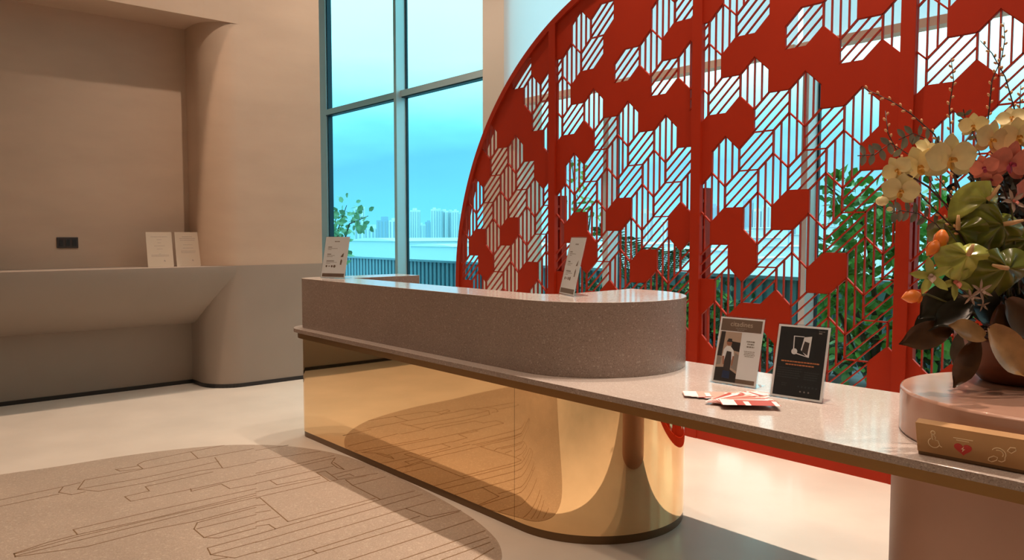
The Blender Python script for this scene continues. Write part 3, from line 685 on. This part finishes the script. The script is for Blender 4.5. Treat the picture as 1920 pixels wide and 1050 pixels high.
# fig tree seen through the right of the screen
base = wp(1640, 700, 7.1); base = Vector((base.x, 7.1, -.02))
def rel(pts, y, B): return [tuple(Vector((q.x, y, q.z))-B) for q in (wp(px, py, y) for px, py in pts)]
limbs = [[(0, 0, 0)]+rel([(1640, 560), (1630, 470), (1610, 400), (1550, 348)], 7.1, base),
         [(0, 0, 0)]+rel([(1650, 600), (1690, 480), (1680, 400), (1620, 370)], 7.15, base),
         [(0, 0, 0)]+rel([(1620, 640), (1600, 560), (1570, 500), (1590, 450)], 7.0, base),
         [(0, 0, 0)]+rel([(1700, 620), (1740, 500), (1750, 420), (1720, 370)], 7.2, base),
         [(0, 0, 0)]+rel([(1600, 660), (1580, 600), (1560, 560), (1600, 520)], 7.05, base),
         [(0, 0, 0)]+rel([(1700, 680), (1760, 600), (1790, 480), (1800, 420)], 7.15, base)]
shrub('fig_tree', base, limbs, 'leaf_bright', 230, .12, .085, .17, 'bushy green fig tree on the terrace behind the right side of the screen', 'tree', 3)
# tree outside the left window
base = wp(632, 520, 7.2); base = Vector((base.x-.1, 7.2, -.02))
limbs = [[(0, 0, 0)]+rel([(632, 480), (634, 430), (650, 385)], 7.2, base), [(0, 0, 0)]+rel([(640, 470), (655, 420), (690, 405)], 7.2, base), [(0, 0, 0)]+rel([(625, 470), (630, 400)], 7.25, base)]
shrub('terrace_tree', base, limbs, 'leaf_pale', 60, .16, .12, .17, 'pale green leafy tree outside the left window', 'tree', 5, .025)
# slim tree left of the second mullion
base = wp(1085, 560, 7.0); base = Vector((base.x, 7.0, -.02))
limbs = [[(0, 0, 0)]+rel([(1085, 470), (1080, 380), (1072, 300)], 7.0, base), [(0, 0, 0)]+rel([(1095, 480), (1105, 420), (1110, 380)], 7.05, base)]
shrub('terrace_tree', base, limbs, 'leaf_bright', 46, .10, .07, .13, 'slim young tree behind the screen between its first two posts', 'tree', 8, .02)
specs = [('palm', 1205, 545, 440, 7.3, 'feathery dark palm shrub behind the middle of the screen'), ]
base = wp(1205, 545, 7.3); base = Vector((base.x, 7.3, -.02)); t = thing('palm_shrub', base, 'feathery dark palm shrub behind the screen between its first two posts', 'palm')
r = random.Random(4); b = MB(); c = MB()
for k in range(13):
    a = 2*PI*k/13; top = Vector((math.cos(a)*.55, math.sin(a)*.35, 1.15+r.uniform(-.15, .25))); pts = [base+Vector((0, 0, .1)), base+top*.55+Vector((0, 0, .35)), base+top+Vector((0, 0, .15)), base+top*1.15]
    c.tube(pts, [.012, .008, .005, .003], 5)
    for i in range(26):
        s_ = .8+i/26*2.1; j = min(int(s_), 2); p = pts[j].lerp(pts[j+1], s_-j); d = (pts[j+1]-pts[j]).normalized()
        for sg in (-1, 1):
            sd = d.cross(ZU).normalized()*sg; leaf_card(b, p, sd+d*.6-ZU*.25, ZU, .22*(1-.3*abs(i-13)/13), .022)
b.build('frond', 'leaf_dark', t); c.build('frond_stalk', 'bark', t)
bush = [(1075, 560, .75, 'leaf_dark', 'dark bush low behind the screen near its left post'), (1135, 565, .95, 'leaf_dark', 'dark bush behind the screen beside the slim tree'), (1255, 575, .95, 'leaf_dark', 'dark bush behind the screen left of its middle post'), (1300, 600, .9, 'leaf_bright', 'broad leaved bright green bush behind the middle post'),
        (1350, 620, .85, 'leaf_dark', 'dark green bush behind the screen right of its middle post'), (1395, 640, .55, 'leaf_bright', 'low green bush behind the photo poster'), (1470, 680, .35, 'leaf_dark', 'lowest dark bush behind the black poster'), (1550, 690, .55, 'leaf_dark', 'dark bush at the foot of the fig tree'),
        (1755, 760, .9, 'leaf_dark', 'dark green bush low behind the flower arrangement')]
for k, (px, py, hh, lf, lab) in enumerate(bush):
    q = wp(px, py, 7.35); q = Vector((q.x, 7.35, -.02)); r = random.Random(20+k)
    limbs = [[(0, 0, 0), (r.uniform(-.2, .2), r.uniform(-.15, .15), hh*.5), (r.uniform(-.4, .4), r.uniform(-.2, .2), hh*r.uniform(.6, .9))] for _ in range(7)]
    shrub('terrace_bush', q, limbs, lf, 55, .10, .065, .13, lab, 'bush', 40+k, .012, 'terrace bushes')

# city, hundreds of metres off
def tower(px0, px1, top, Y, m, label, stripes=0, name='tower_block', z0=-30, depth=None, base_py=None):
    xa = at_y(px0, 440, Y).x; xb = at_y(px1, 440, Y).x; zt = at_y((px0+px1)/2, top, Y).z; dp = depth or (xb-xa)*.42
    t = thing(name, ((xa+xb)/2, Y, z0), label, 'building', 'distant city blocks')
    b = MB(); b.box((xa, Y, z0), (xb, Y+dp, zt)); b.build('wall', m, t)
    if stripes:
        c = MB(); n = stripes
        for k in range(n):
            u = xa+(xb-xa)*(k+.35)/n; c.box((u, Y-.3, z0+2), (u+(xb-xa)/n*.34, Y, zt-(zt-z0)*.03))
            v = Y+dp*(k+.35)/n; c.box((xb, v, z0+2), (xb+.3, v+dp/n*.34, zt-(zt-z0)*.03))
        c.build('window_strip', 'tower_stripe', t)
    c = MB(); c.box((xa+(xb-xa)*.3, Y+dp*.2, zt), (xa+(xb-xa)*.7, Y+dp*.6, zt+(xb-xa)*.18)); c.build('roof_hut', m, t)
    return t
T_ = [(664, 672, 390, 520, 'tower_pale', 1, 'thin pale tower beside the leafy tree'), (674, 680, 388, 540, 'tower_white', 1, 'slim white tower just right of the leafy tree'), (706, 726, 413, 420, 'tower_blue', 3, 'squat blue office block left of the mullion'), (729, 742, 413, 400, 'tower_white', 2, 'white block touching the mullion from the left'),
      (683, 703, 428, 430, 'tower_pale', 3, 'low pale block left of the blue office block'), (769, 781, 394, 450, 'tower_white', 3, 'white tower just right of the mullion'), (782, 792, 421, 520, 'tower_pale', 2, 'low pale block between the white towers'), (797, 806, 416, 560, 'tower_blue', 2, 'small blue block left of the tallest towers'),
      (808, 817, 392, 470, 'tower_white', 2, 'leftmost of the row of tall white towers'), (818, 826, 393, 470, 'tower_pale', 2, 'pale tower second in the row of tall towers'), (827, 836, 395, 475, 'tower_white', 2, 'white tower third in the row of tall towers'), (838, 847, 396, 480, 'tower_pale', 2, 'pale tower fourth in the row of tall towers'),
      (848, 856, 395, 470, 'tower_white', 2, 'white tower fifth in the row beside the red rim'), (858, 872, 398, 480, 'tower_pale', 3, 'pale tower half behind the red rim'), (876, 884, 400, 470, 'tower_white', 2, 'white tower seen through the left edge of the lattice'),
      (1165, 1180, 405, 420, 'tower_pale', 3, 'pale tower right of the second mullion'), (1200, 1218, 396, 450, 'tower_pale', 3, 'pale tower behind the palm shrub'), (1240, 1262, 412, 400, 'tower_white', 3, 'white block behind the right of the second lattice panel'), (1326, 1344, 386, 420, 'tower_blue', 3, 'blue tower just right of the middle post'),
      (1392, 1408, 376, 430, 'tower_blue', 2, 'narrow blue tower behind the third lattice panel'), (1412, 1424, 392, 430, 'tower_white', 2, 'white tower beside the narrow blue one'), (1428, 1452, 384, 430, 'tower_pale', 3, 'pale tower left of the red hexagon plate'), (1462, 1486, 405, 400, 'tower_blue', 3, 'blue block left of the third mullion'),
      (1376, 1390, 398, 470, 'tower_pale', 2, 'pale tower left of the narrow blue one'), (1545, 1562, 396, 400, 'tower_pale', 3, 'pale tower right of the third mullion')]
for k, (a, b_, tp, Y, m, s_, lab) in enumerate(T_): tower(a, b_, tp, Y, m, lab, s_)
# low white roofs
def low(px0, px1, top, Y, lab, m='roof_white', dp=60):
    xa = at_y(px0, 440, Y).x; xb = at_y(px1, 440, Y).x; zt = at_y((px0+px1)/2, top, Y).z
    t = thing('low_building', ((xa+xb)/2, Y, -30), lab, 'building'); n = 14
    b = MB(); b.box((xa, Y, -30), (xb, Y+dp, zt)); b.build('wall', 'tower_pale', t)
    b = MB(); b.prism([(xa-1, zt)]+[(xb+1, zt)]+[(xb+1-(xb-xa+2)*k/n, zt+math.sin(PI*k/n)*(xb-xa)*.035) for k in range(1, n)], (Y-1, Y+dp+1), XZ); b.build('roof', m, t)
low(770, 850, 462, 190, 'wide low building with a white curved roof right of the mullion', dp=150)
low(655, 742, 452, 200, 'wide low building with a white roof left of the mullion', dp=100)
low(1185, 1300, 470, 200, 'wide low white roofed building behind the second lattice panel', dp=20)
r = random.Random(12)
rows = [(1335, 1372, 432, 230), (1380, 1425, 446, 210), (1400, 1450, 428, 300), (1430, 1485, 462, 180), (1545, 1580, 425, 260), (1585, 1625, 436, 230), (1560, 1610, 455, 190), (1330, 1370, 470, 170), (1620, 1665, 448, 210), (1375, 1420, 484, 150), (1740, 1790, 440, 220), (1480, 1495, 440, 240)]
labs = ['low pale building right of the middle post', 'low pale building behind the third lattice panel', 'long pale roof far behind the third panel', 'nearer pale building left of the third mullion', 'pale building right of the third mullion above the fig leaves', 'pale building among the fig branches', 'nearer pale building under the fig branches', 'near pale building low right of the middle post', 'pale building far behind the right of the fig tree', 'nearest pale building behind the photo poster', 'pale building behind the orchids', 'small pale building beside the third mullion']
for (a, b_, tp, Y), lab in zip(rows, labs): low(a, b_, tp, Y, lab, dp=12)

# ------------------------------------------------------------------ flowers
BC = at_z(1912, 716, .905); BC.z = .905
D0 = (BC-EYEP).dot(FW)
bw = thing('flower_bowl', BC, 'dark brown clay bowl holding the flower arrangement on the pink plinth', 'bowl')
b = MB(); b.lathe([(.085, .0), (.115, .004), (.155, .045), (.185, .10), (.198, .145), (.200, .165), (.190, .168), (.182, .14), (.03, .12)], tuple(BC), 64); b.build('body', 'bowl_clay', bw, smooth='all')
NV = -FW
def fp(px, py, off=0.): return at_d(px, py, D0-off)      # a point beside the bowl, off metres nearer the camera
def img(dx, dy): return (RH*dx - UP*dy)                  # direction in the picture plane
CORE = BC + Vector((0, 0, .17))
def petal(b, c, d, nrm, L, W_, cup=.15, mi=0, nu=7, nv=6, tip=1.0, thick=.0):
    d = d.normalized(); s_ = d.cross(nrm).normalized(); n_ = s_.cross(d).normalized(); o = len(b.v); vs = []
    for i in range(nu+1):
        t_ = i/nu; wdt = W_*.5*max(.04, math.sin(PI*min(1, (t_*.93+.05)))**.62)*(1 if t_ < .75 else (1-(t_-.75)*tip))
        for j in range(nv+1):
            s2 = (j/nv-.5)*2
            vs.append(c+d*L*t_+s_*wdt*s2+n_*(cup*W_*(s2*s2*.5)-cup*L*.6*(t_-.5)**2+cup*L*.15))
    fs = [(i*(nv+1)+j, i*(nv+1)+j+1, (i+1)*(nv+1)+j+1, (i+1)*(nv+1)+j) for i in range(nu) for j in range(nv)]
    b.add(vs, fs, mi)
def turn(v, nrm, deg): return Matrix.Rotation(math.radians(deg), 3, nrm) @ v
def orchid(c, size, nrm, upd, parent, m, throat, name='blossom'):
    b = MB(); nrm = nrm.normalized(); upd = (upd-nrm*upd.dot(nrm)).normalized(); c = Vector(c)
    for a in (0, 125, -125): petal(b, c-nrm*.002, turn(upd, nrm, a), nrm, size*.52, size*.36, .10)
    for a in (78, -78): petal(b, c+nrm*.002, turn(upd, nrm, a), nrm, size*.56, size*.60, .12)
    o = b.build(name, m, parent, smooth='all')
    l = MB(); petal(l, c+nrm*size*.04, -upd+nrm*.5, nrm, size*.24, size*.16, -.4); petal(l, c+nrm*size*.05, turn(-upd, nrm, 60)+nrm*.8, nrm, size*.13, size*.11, .5); petal(l, c+nrm*size*.05, turn(-upd, nrm, -60)+nrm*.8, nrm, size*.13, size*.11, .5)
    l.blob(c+nrm*size*.05, size*.045, 8); lo = l.build('lip', throat, None, smooth='all'); lo.parent = o; lo.matrix_parent_inverse = Matrix.Identity(4)
    return o
def spray(label, stem, blooms, m, throat, cat='orchid', buds=(), name='orchid_spray'):
    t = thing(name, CORE, label, cat)
    b = MB(); b.tube(stem, [.0035]*len(stem), 6); b.build('stem', 'stem_dark', t, smooth='all')
    for (px, py, off, sz, nx, ny, ux, uy) in blooms:
        orchid(fp(px, py, off), sz, NV+img(nx, ny), img(ux, uy), t, m, throat)
    for px, py, off, rr in buds:
        q = MB(); q.blob(fp(px, py, off), rr, 10, sc=(1.15, 1, .85)); q.build('bud', m, t, smooth='all')
    return t
spray('cream orchid spray reaching out at the left of the arrangement with a drooping pair', [CORE, fp(1820, 430, .10), fp(1740, 350, .16), fp(1690, 320, .18), fp(1662, 360, .2)],
      [(1683, 318, .20, .085, -.9, .3, -.6, -.8), (1688, 357, .21, .105, -.25, .3, .15, -1), (1723, 312, .18, .125, -.25, .25, -.35, -1), (1738, 282, .14, .085, .3, -.3, .2, -1)], 'orchid_cream', 'orchid_throat', buds=[(1654, 377, .2, .018), (1668, 392, .2, .009)])
spray('cream orchid spray with the largest blossom above the middle of the arrangement', [CORE, fp(1870, 400, .08), fp(1830, 330, .12), fp(1785, 296, .15), fp(1830, 240, .12)],
      [(1781, 298, .20, .150, .05, .2, -.05, -1), (1857, 262, .14, .118, .25, .2, .15, -1), (1826, 236, .12, .08, -.9, .1, 0, -1)], 'orchid_cream', 'orchid_throat')
spray('cream orchid spray at the right edge of the picture', [CORE, fp(1905, 400, .08), fp(1915, 320, .1), fp(1905, 240, .1)],
      [(1909, 256, .14, .118, -.3, .2, -.1, -1), (1897, 222, .12, .08, -.7, -.4, -.2, -1), (1945, 300, .14, .11, .3, .2, .1, -1)], 'orchid_cream', 'orchid_throat')
spray('salmon pink orchid spray under the cream blossoms at the right', [CORE, fp(1905, 420, .10), fp(1880, 350, .14), fp(1850, 320, .16)],
      [(1845, 314, .18, .078, -.6, .2, -.3, -1), (1893, 306, .17, .135, .1, .3, .1, -1), (1858, 336, .17, .06, -.3, .4, .2, -1), (1925, 355, .15, .10, .4, .3, 0, -1)], 'orchid_pink', 'orchid_magenta')
# anthuriums
def anthurium(px, py, off, L, W_, tipx, tipy, nx, ny, m, label, spx, spy):
    c = fp(px, py, off); t = thing('anthurium', c, label, 'anthurium')
    nrm = (NV+img(nx, ny)).normalized(); d = img(tipx, tipy); d = (d-nrm*d.dot(nrm)).normalized(); s_ = d.cross(nrm).normalized(); b = MB(); NU, NR = 40, 7
    vs = [c]
    for j in range(1, NR+1):
        rr = j/NR
        for k in range(NU):
            a = 2*PI*k/NU; ca = math.cos(a)
            rad = (.62+.38*abs(math.cos(a/2))**1.2)*(1-.45*max(0, math.cos(a-PI))**18)     # heart with a notch at the stem
            x = ca*L*.5*rad*rr*(1.15 if ca > 0 else .75); y = math.sin(a)*W_*.52*rad*rr*1.15
            z = .020*math.sin(a*6)*rr*(1-rr)*2*(L/.2)+.018*math.sin(a*3+1)*rr*rr-.03*rr*rr*(L/.2)
            vs.append(c+d*x+s_*y+nrm*z)
    fs = [(0, 1+k, 1+(k+1) % NU) for k in range(NU)]+[(1+(j-1)*NU+k, 1+j*NU+k, 1+j*NU+(k+1) % NU, 1+(j-1)*NU+(k+1) % NU) for j in range(1, NR) for k in range(NU)]
    b.add(vs, fs); b.build('spathe', m, t, smooth='all')
    q = MB(); e1 = img(spx, spy).normalized(); q.tube([c+nrm*.003, c+nrm*.015+e1*L*.12, c+nrm*.022+e1*L*.26], [.007, .0075, .004], 10); q.build('spadix', 'spadix', t, smooth='all')
    q = MB(); q.tube([CORE, (CORE+c)/2-nrm*.03, c-nrm*.004], .004, 6); q.build('stem', 'stem_green', t, smooth='all')
anthurium(1850, 374, .17, .225, .115, -.75, .9, .15, .5, 'anthurium_lime', 'narrow lime anthurium tilted up under the pink orchids', .5, -1)
anthurium(1796, 430, .15, .18, .165, .1, 1, -.5, .2, 'anthurium_green', 'green anthurium half hidden at the left of the cluster', 0, -1)
anthurium(1814, 478, .23, .15, .15, -.15, 1, -.1, .3, 'anthurium_lime', 'round glossy lime anthurium with bright veins in front of the cluster', .2, -1)
anthurium(1880, 420, .17, .20, .19, -.4, .8, .1, .3, 'anthurium_green', 'dark green anthurium with a short spadix at the upper right of the cluster', .9, -.3)
anthurium(1888, 502, .22, .235, .215, -.1, 1, .1, .5, 'anthurium_green', 'largest green anthurium at the lower right of the cluster', -1, -.3)
anthurium(1925, 450, .12, .20, .18, .3, .6, .3, .2, 'anthurium_green', 'green anthurium behind the others at the right edge', .3, -1)
# magnolia leaves
def mleaf(px, py, off, L, W_, dx, dy, nx, ny, m, label, depth=0.):
    c = fp(px, py, off); t = thing('magnolia_leaf', c, label, 'leaf')
    nrm = (NV+img(nx, ny)).normalized(); d = (img(dx, dy)+NV*depth).normalized(); b = MB(); petal(b, c-d*L*.5, d, nrm, L, W_, .22, nu=10, nv=6, tip=2.6); b.build('blade', m, t, smooth='all')
    q = MB(); q.tube([CORE, c-d*L*.55, c-d*L*.48], .003, 5); q.build('stalk', 'stem_dark', t)
for a in [(1733, 630, .16, .17, .085, -1, .32, -.1, -.2, 'magnolia_brown', 'bronze magnolia leaf pointing far left over the worktop'),
          (1748, 600, .14, .15, .07, -.9, .55, 0, -.9, 'magnolia_dark', 'dark magnolia leaf just above the left pointing bronze one'),
          (1752, 566, .15, .15, .085, -.75, .8, -.2, .1, 'magnolia_dark', 'dark upright magnolia leaf under the green orchids'),
          (1812, 622, .21, .12, .075, -.8, -.25, .2, -.5, 'magnolia_gold', 'gold sheened magnolia leaf turned up in the middle of the bowl rim'),
          (1808, 682, .20, .165, .075, -.45, .9, -.1, .1, 'magnolia_brown', 'bronze magnolia leaf hanging down in front of the bowl'),
          (1888, 660, .24, .19, .115, .55, .75, .1, -.2, 'magnolia_gold', 'large tan magnolia leaf hanging over the bowl at the right'),
          (1868, 608, .20, .13, .09, -.2, .9, .3, .2, 'magnolia_brown', 'bronze magnolia leaf above the large tan one'),
          (1915, 600, .20, .16, .10, .5, .7, .2, .2, 'magnolia_brown', 'bronze magnolia leaf at the right edge over the bowl'),
          (1785, 590, .17, .14, .08, -.6, .4, .1, -.6, 'magnolia_dark', 'dark glossy magnolia leaf behind the gold sheened one'),
          (1845, 575, .17, .15, .10, .3, .8, .1, -.3, 'magnolia_dark', 'darkest magnolia leaf under the pale small blossoms'),
          (1790, 655, .10, .10, .06, -.2, 1, .3, .1, 'eucalyptus', 'grey backed magnolia leaf behind the hanging bronze one')]: mleaf(*a)
# green cymbidiums, orange blooms, small pale blossoms
def star(px, py, off, size, n, wfrac, nx, ny, rot, m, mc, name, label, cat):
    c = fp(px, py, off); t = thing(name, c, label, cat); nrm = (NV+img(nx, ny)).normalized()
    for k in range(n):
        b = MB(); petal(b, c, turn(UP-nrm*UP.dot(nrm), nrm, rot+360*k/n)+nrm*.25, nrm, size*.5, size*wfrac, .25, tip=2.2); b.build('petal', m, t, smooth='all')
    q = MB(); petal(q, c+nrm*.006, -UP+nrm*.9, nrm, size*.24, size*.18, .6); q.blob(c+nrm*.008, size*.06, 8); q.build('lip', mc, t, smooth='all')
    q = MB(); q.tube([CORE, (CORE+c)/2, c-nrm*.005], .003, 5); q.build('stem', 'stem_green', t)
star(1745, 517, .20, .13, 5, .20, -.35, .1, 10, 'flower_green', 'blossom_pale', 'cymbidium', 'yellow green cymbidium at the left beside the orange bloom', 'flower')
star(1788, 528, .19, .12, 5, .20, .1, .1, 30, 'flower_green', 'orchid_pink', 'cymbidium', 'yellow green cymbidium with a reddish heart under the lime anthurium', 'flower')
star(1838, 545, .21, .075, 6, .12, 0, -.1, 0, 'blossom_pale', 'blossom_pale', 'pale_blossom', 'small pale blossom under the cluster of anthuriums', 'flower')
star(1820, 556, .21, .06, 6, .12, -.2, .2, 20, 'blossom_pale', 'blossom_pale', 'pale_blossom', 'smaller pale blossom left of and below the other pale one', 'flower')
star(1898, 378, .17, .085, 5, .16, .1, -.2, 20, 'blossom_pale', 'orchid_pink', 'pale_blossom', 'small pinkish blossom above the dark green anthurium', 'flower')
star(1842, 572, .2, .045, 5, .12, 0, .2, 10, 'blossom_pale', 'blossom_pale', 'pale_blossom', 'tiny pale blossom lowest among the dark leaves', 'flower')
def pouch(px, py, off, L, dx, dy, label):
    c = fp(px, py, off); t = thing('orange_bloom', c, label, 'flower'); d = img(dx, dy).normalized(); b = MB()
    pr = [(0, .3), (.12, .62), (.3, .95), (.5, 1.0), (.68, .82), (.84, .45), (.95, .16), (1, .04)]
    b.tube([c+d*L*(s_-.5) for s_, _ in pr], [L*.34*w_ for _, w_ in pr], 14); b.build('pouch', 'flower_orange', t, smooth='all')
    q = MB(); petal(q, c-d*L*.45, d-UP*-.5, NV, L*.7, L*.35, .3); petal(q, c-d*L*.5, -UP+d*.4, NV, L*.45, L*.25, .3); q.build('hood', 'flower_orange', t, smooth='all')
    q = MB(); q.tube([CORE, c-d*L*.8, c-d*L*.45], [.003, .003, .006], 6); q.build('stem', 'stem_green', t)
pouch(1708, 556, .20, .062, -1, .15, 'orange pouch shaped bloom pointing left, lowest of the orange ones')
pouch(1748, 466, .19, .058, -.6, .8, 'orange pouch shaped bloom beside the green anthuriums, left of its pair')
pouch(1764, 450, .18, .065, -.2, 1, 'orange pouch shaped bloom beside the green anthuriums, right of its pair')
# willow
def willow(pts, off, label, seed, z0=0, dark=False):
    ps = [CORE+Vector((0, 0, -.02))]+[fp(px, py, off*(1-k*.1)) for k, (px, py) in enumerate(pts)]
    t = thing('willow_branch', CORE, label, 'branch', None); b = MB(); n = len(ps); b.tube(ps, [.0032*(1-.6*i/(n-1)) for i in range(n)], 6); b.build('stem', 'stem_dark', t, smooth='all')
    r = random.Random(seed); q0 = None; k = 0
    for i in range(1, n-1):
        L = (ps[i+1]-ps[i]).length; m_n = max(1, int(L/.019))
        for j in range(m_n):
            p = ps[i].lerp(ps[i+1], (j+.5)/m_n); sd = 1 if k % 2 else -1; k += 1
            dd = (ps[i+1]-ps[i]).normalized(); side = dd.cross(NV).normalized()*sd
            if q0 is None:
                q = MB(); q.blob((0, 0, 0), .0048, 8, sc=(.85, .85, 1.5)); q0 = q.build('bud', 'willow_bud', None, smooth='all', loc=(0, 0, 0)); o = q0
            else:
                o = q0.copy(); COL.objects.link(o)
            o.parent = t; o.matrix_parent_inverse = Matrix.Identity(4)
            o.location = p+side*.006-CORE; o.rotation_euler = (dd+side*.7).to_track_quat('Z', 'Y').to_euler()
willow([(1790, 330), (1752, 252), (1710, 215), (1672, 190), (1617, 164)], .12, 'willow branch arching far out to the upper left', 1)
willow([(1800, 440), (1730, 370), (1690, 300), (1665, 250), (1660, 208)], .15, 'willow branch rising at the left between the grey green sprigs', 2)
willow([(1795, 380), (1783, 270), (1780, 200), (1788, 150), (1783, 108)], .08, 'thin willow branch standing upright against the screen', 3)
willow([(1870, 360), (1852, 230), (1860, 150), (1878, 110), (1884, 75), (1882, 42)], .08, 'tallest willow branch reaching the top of the arrangement', 4)
willow([(1920, 330), (1905, 215), (1885, 145), (1860, 100), (1838, 76)], .06, 'willow branch leaning left across the tallest one', 5)
willow([(1915, 300), (1912, 205), (1914, 160)], .04, 'short willow branch at the right edge', 6)
willow([(1850, 420), (1800, 385), (1755, 330), (1725, 290)], .10, 'willow branch low behind the cream orchids', 7)
# eucalyptus
def euc(pts, off, label, L=.035):
    ps = [fp(px, py, off) for px, py in pts]; t = thing('eucalyptus_sprig', CORE, label, 'sprig'); b = MB(); b.tube([CORE]+ps, .0018, 5); b.build('stem', 'stem_dark', t)
    for i in range(len(ps)-1):
        for u in (.1, .6):
            p = ps[i].lerp(ps[i+1], u); dd = (ps[i+1]-ps[i]).normalized(); sd = dd.cross(NV).normalized()
            for sg in (-1, 1):
                q = MB(); petal(q, p, sd*sg+dd*.35, NV+img(.3*sg, .4), L, L*.55, .2, nu=5, nv=4); q.build('leaf', 'eucalyptus', t, smooth='all')
euc([(1720, 300), (1670, 268), (1640, 290), (1608, 292)], .15, 'grey green eucalyptus sprig farthest left')
euc([(1770, 290), (1740, 262), (1712, 250), (1685, 262)], .11, 'grey green eucalyptus sprig against the red screen above the cream orchids')
euc([(1755, 420), (1720, 400), (1690, 395), (1668, 400)], .13, 'grey green eucalyptus sprig low at the left under the cream orchids')
euc([(1830, 260), (1812, 230), (1806, 205)], .06, 'small eucalyptus sprig beside the thin upright willow branch', .028)
# dense dark greenery filling the heart of the arrangement
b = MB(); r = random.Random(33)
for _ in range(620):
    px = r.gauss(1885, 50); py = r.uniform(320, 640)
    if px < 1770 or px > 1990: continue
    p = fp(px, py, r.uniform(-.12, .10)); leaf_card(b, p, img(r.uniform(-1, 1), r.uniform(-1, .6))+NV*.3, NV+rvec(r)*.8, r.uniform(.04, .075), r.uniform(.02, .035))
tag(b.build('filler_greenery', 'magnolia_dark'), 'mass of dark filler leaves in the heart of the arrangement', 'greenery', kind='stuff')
for o in list(bpy.data.objects):
    if '_world' in o: del o['_world']
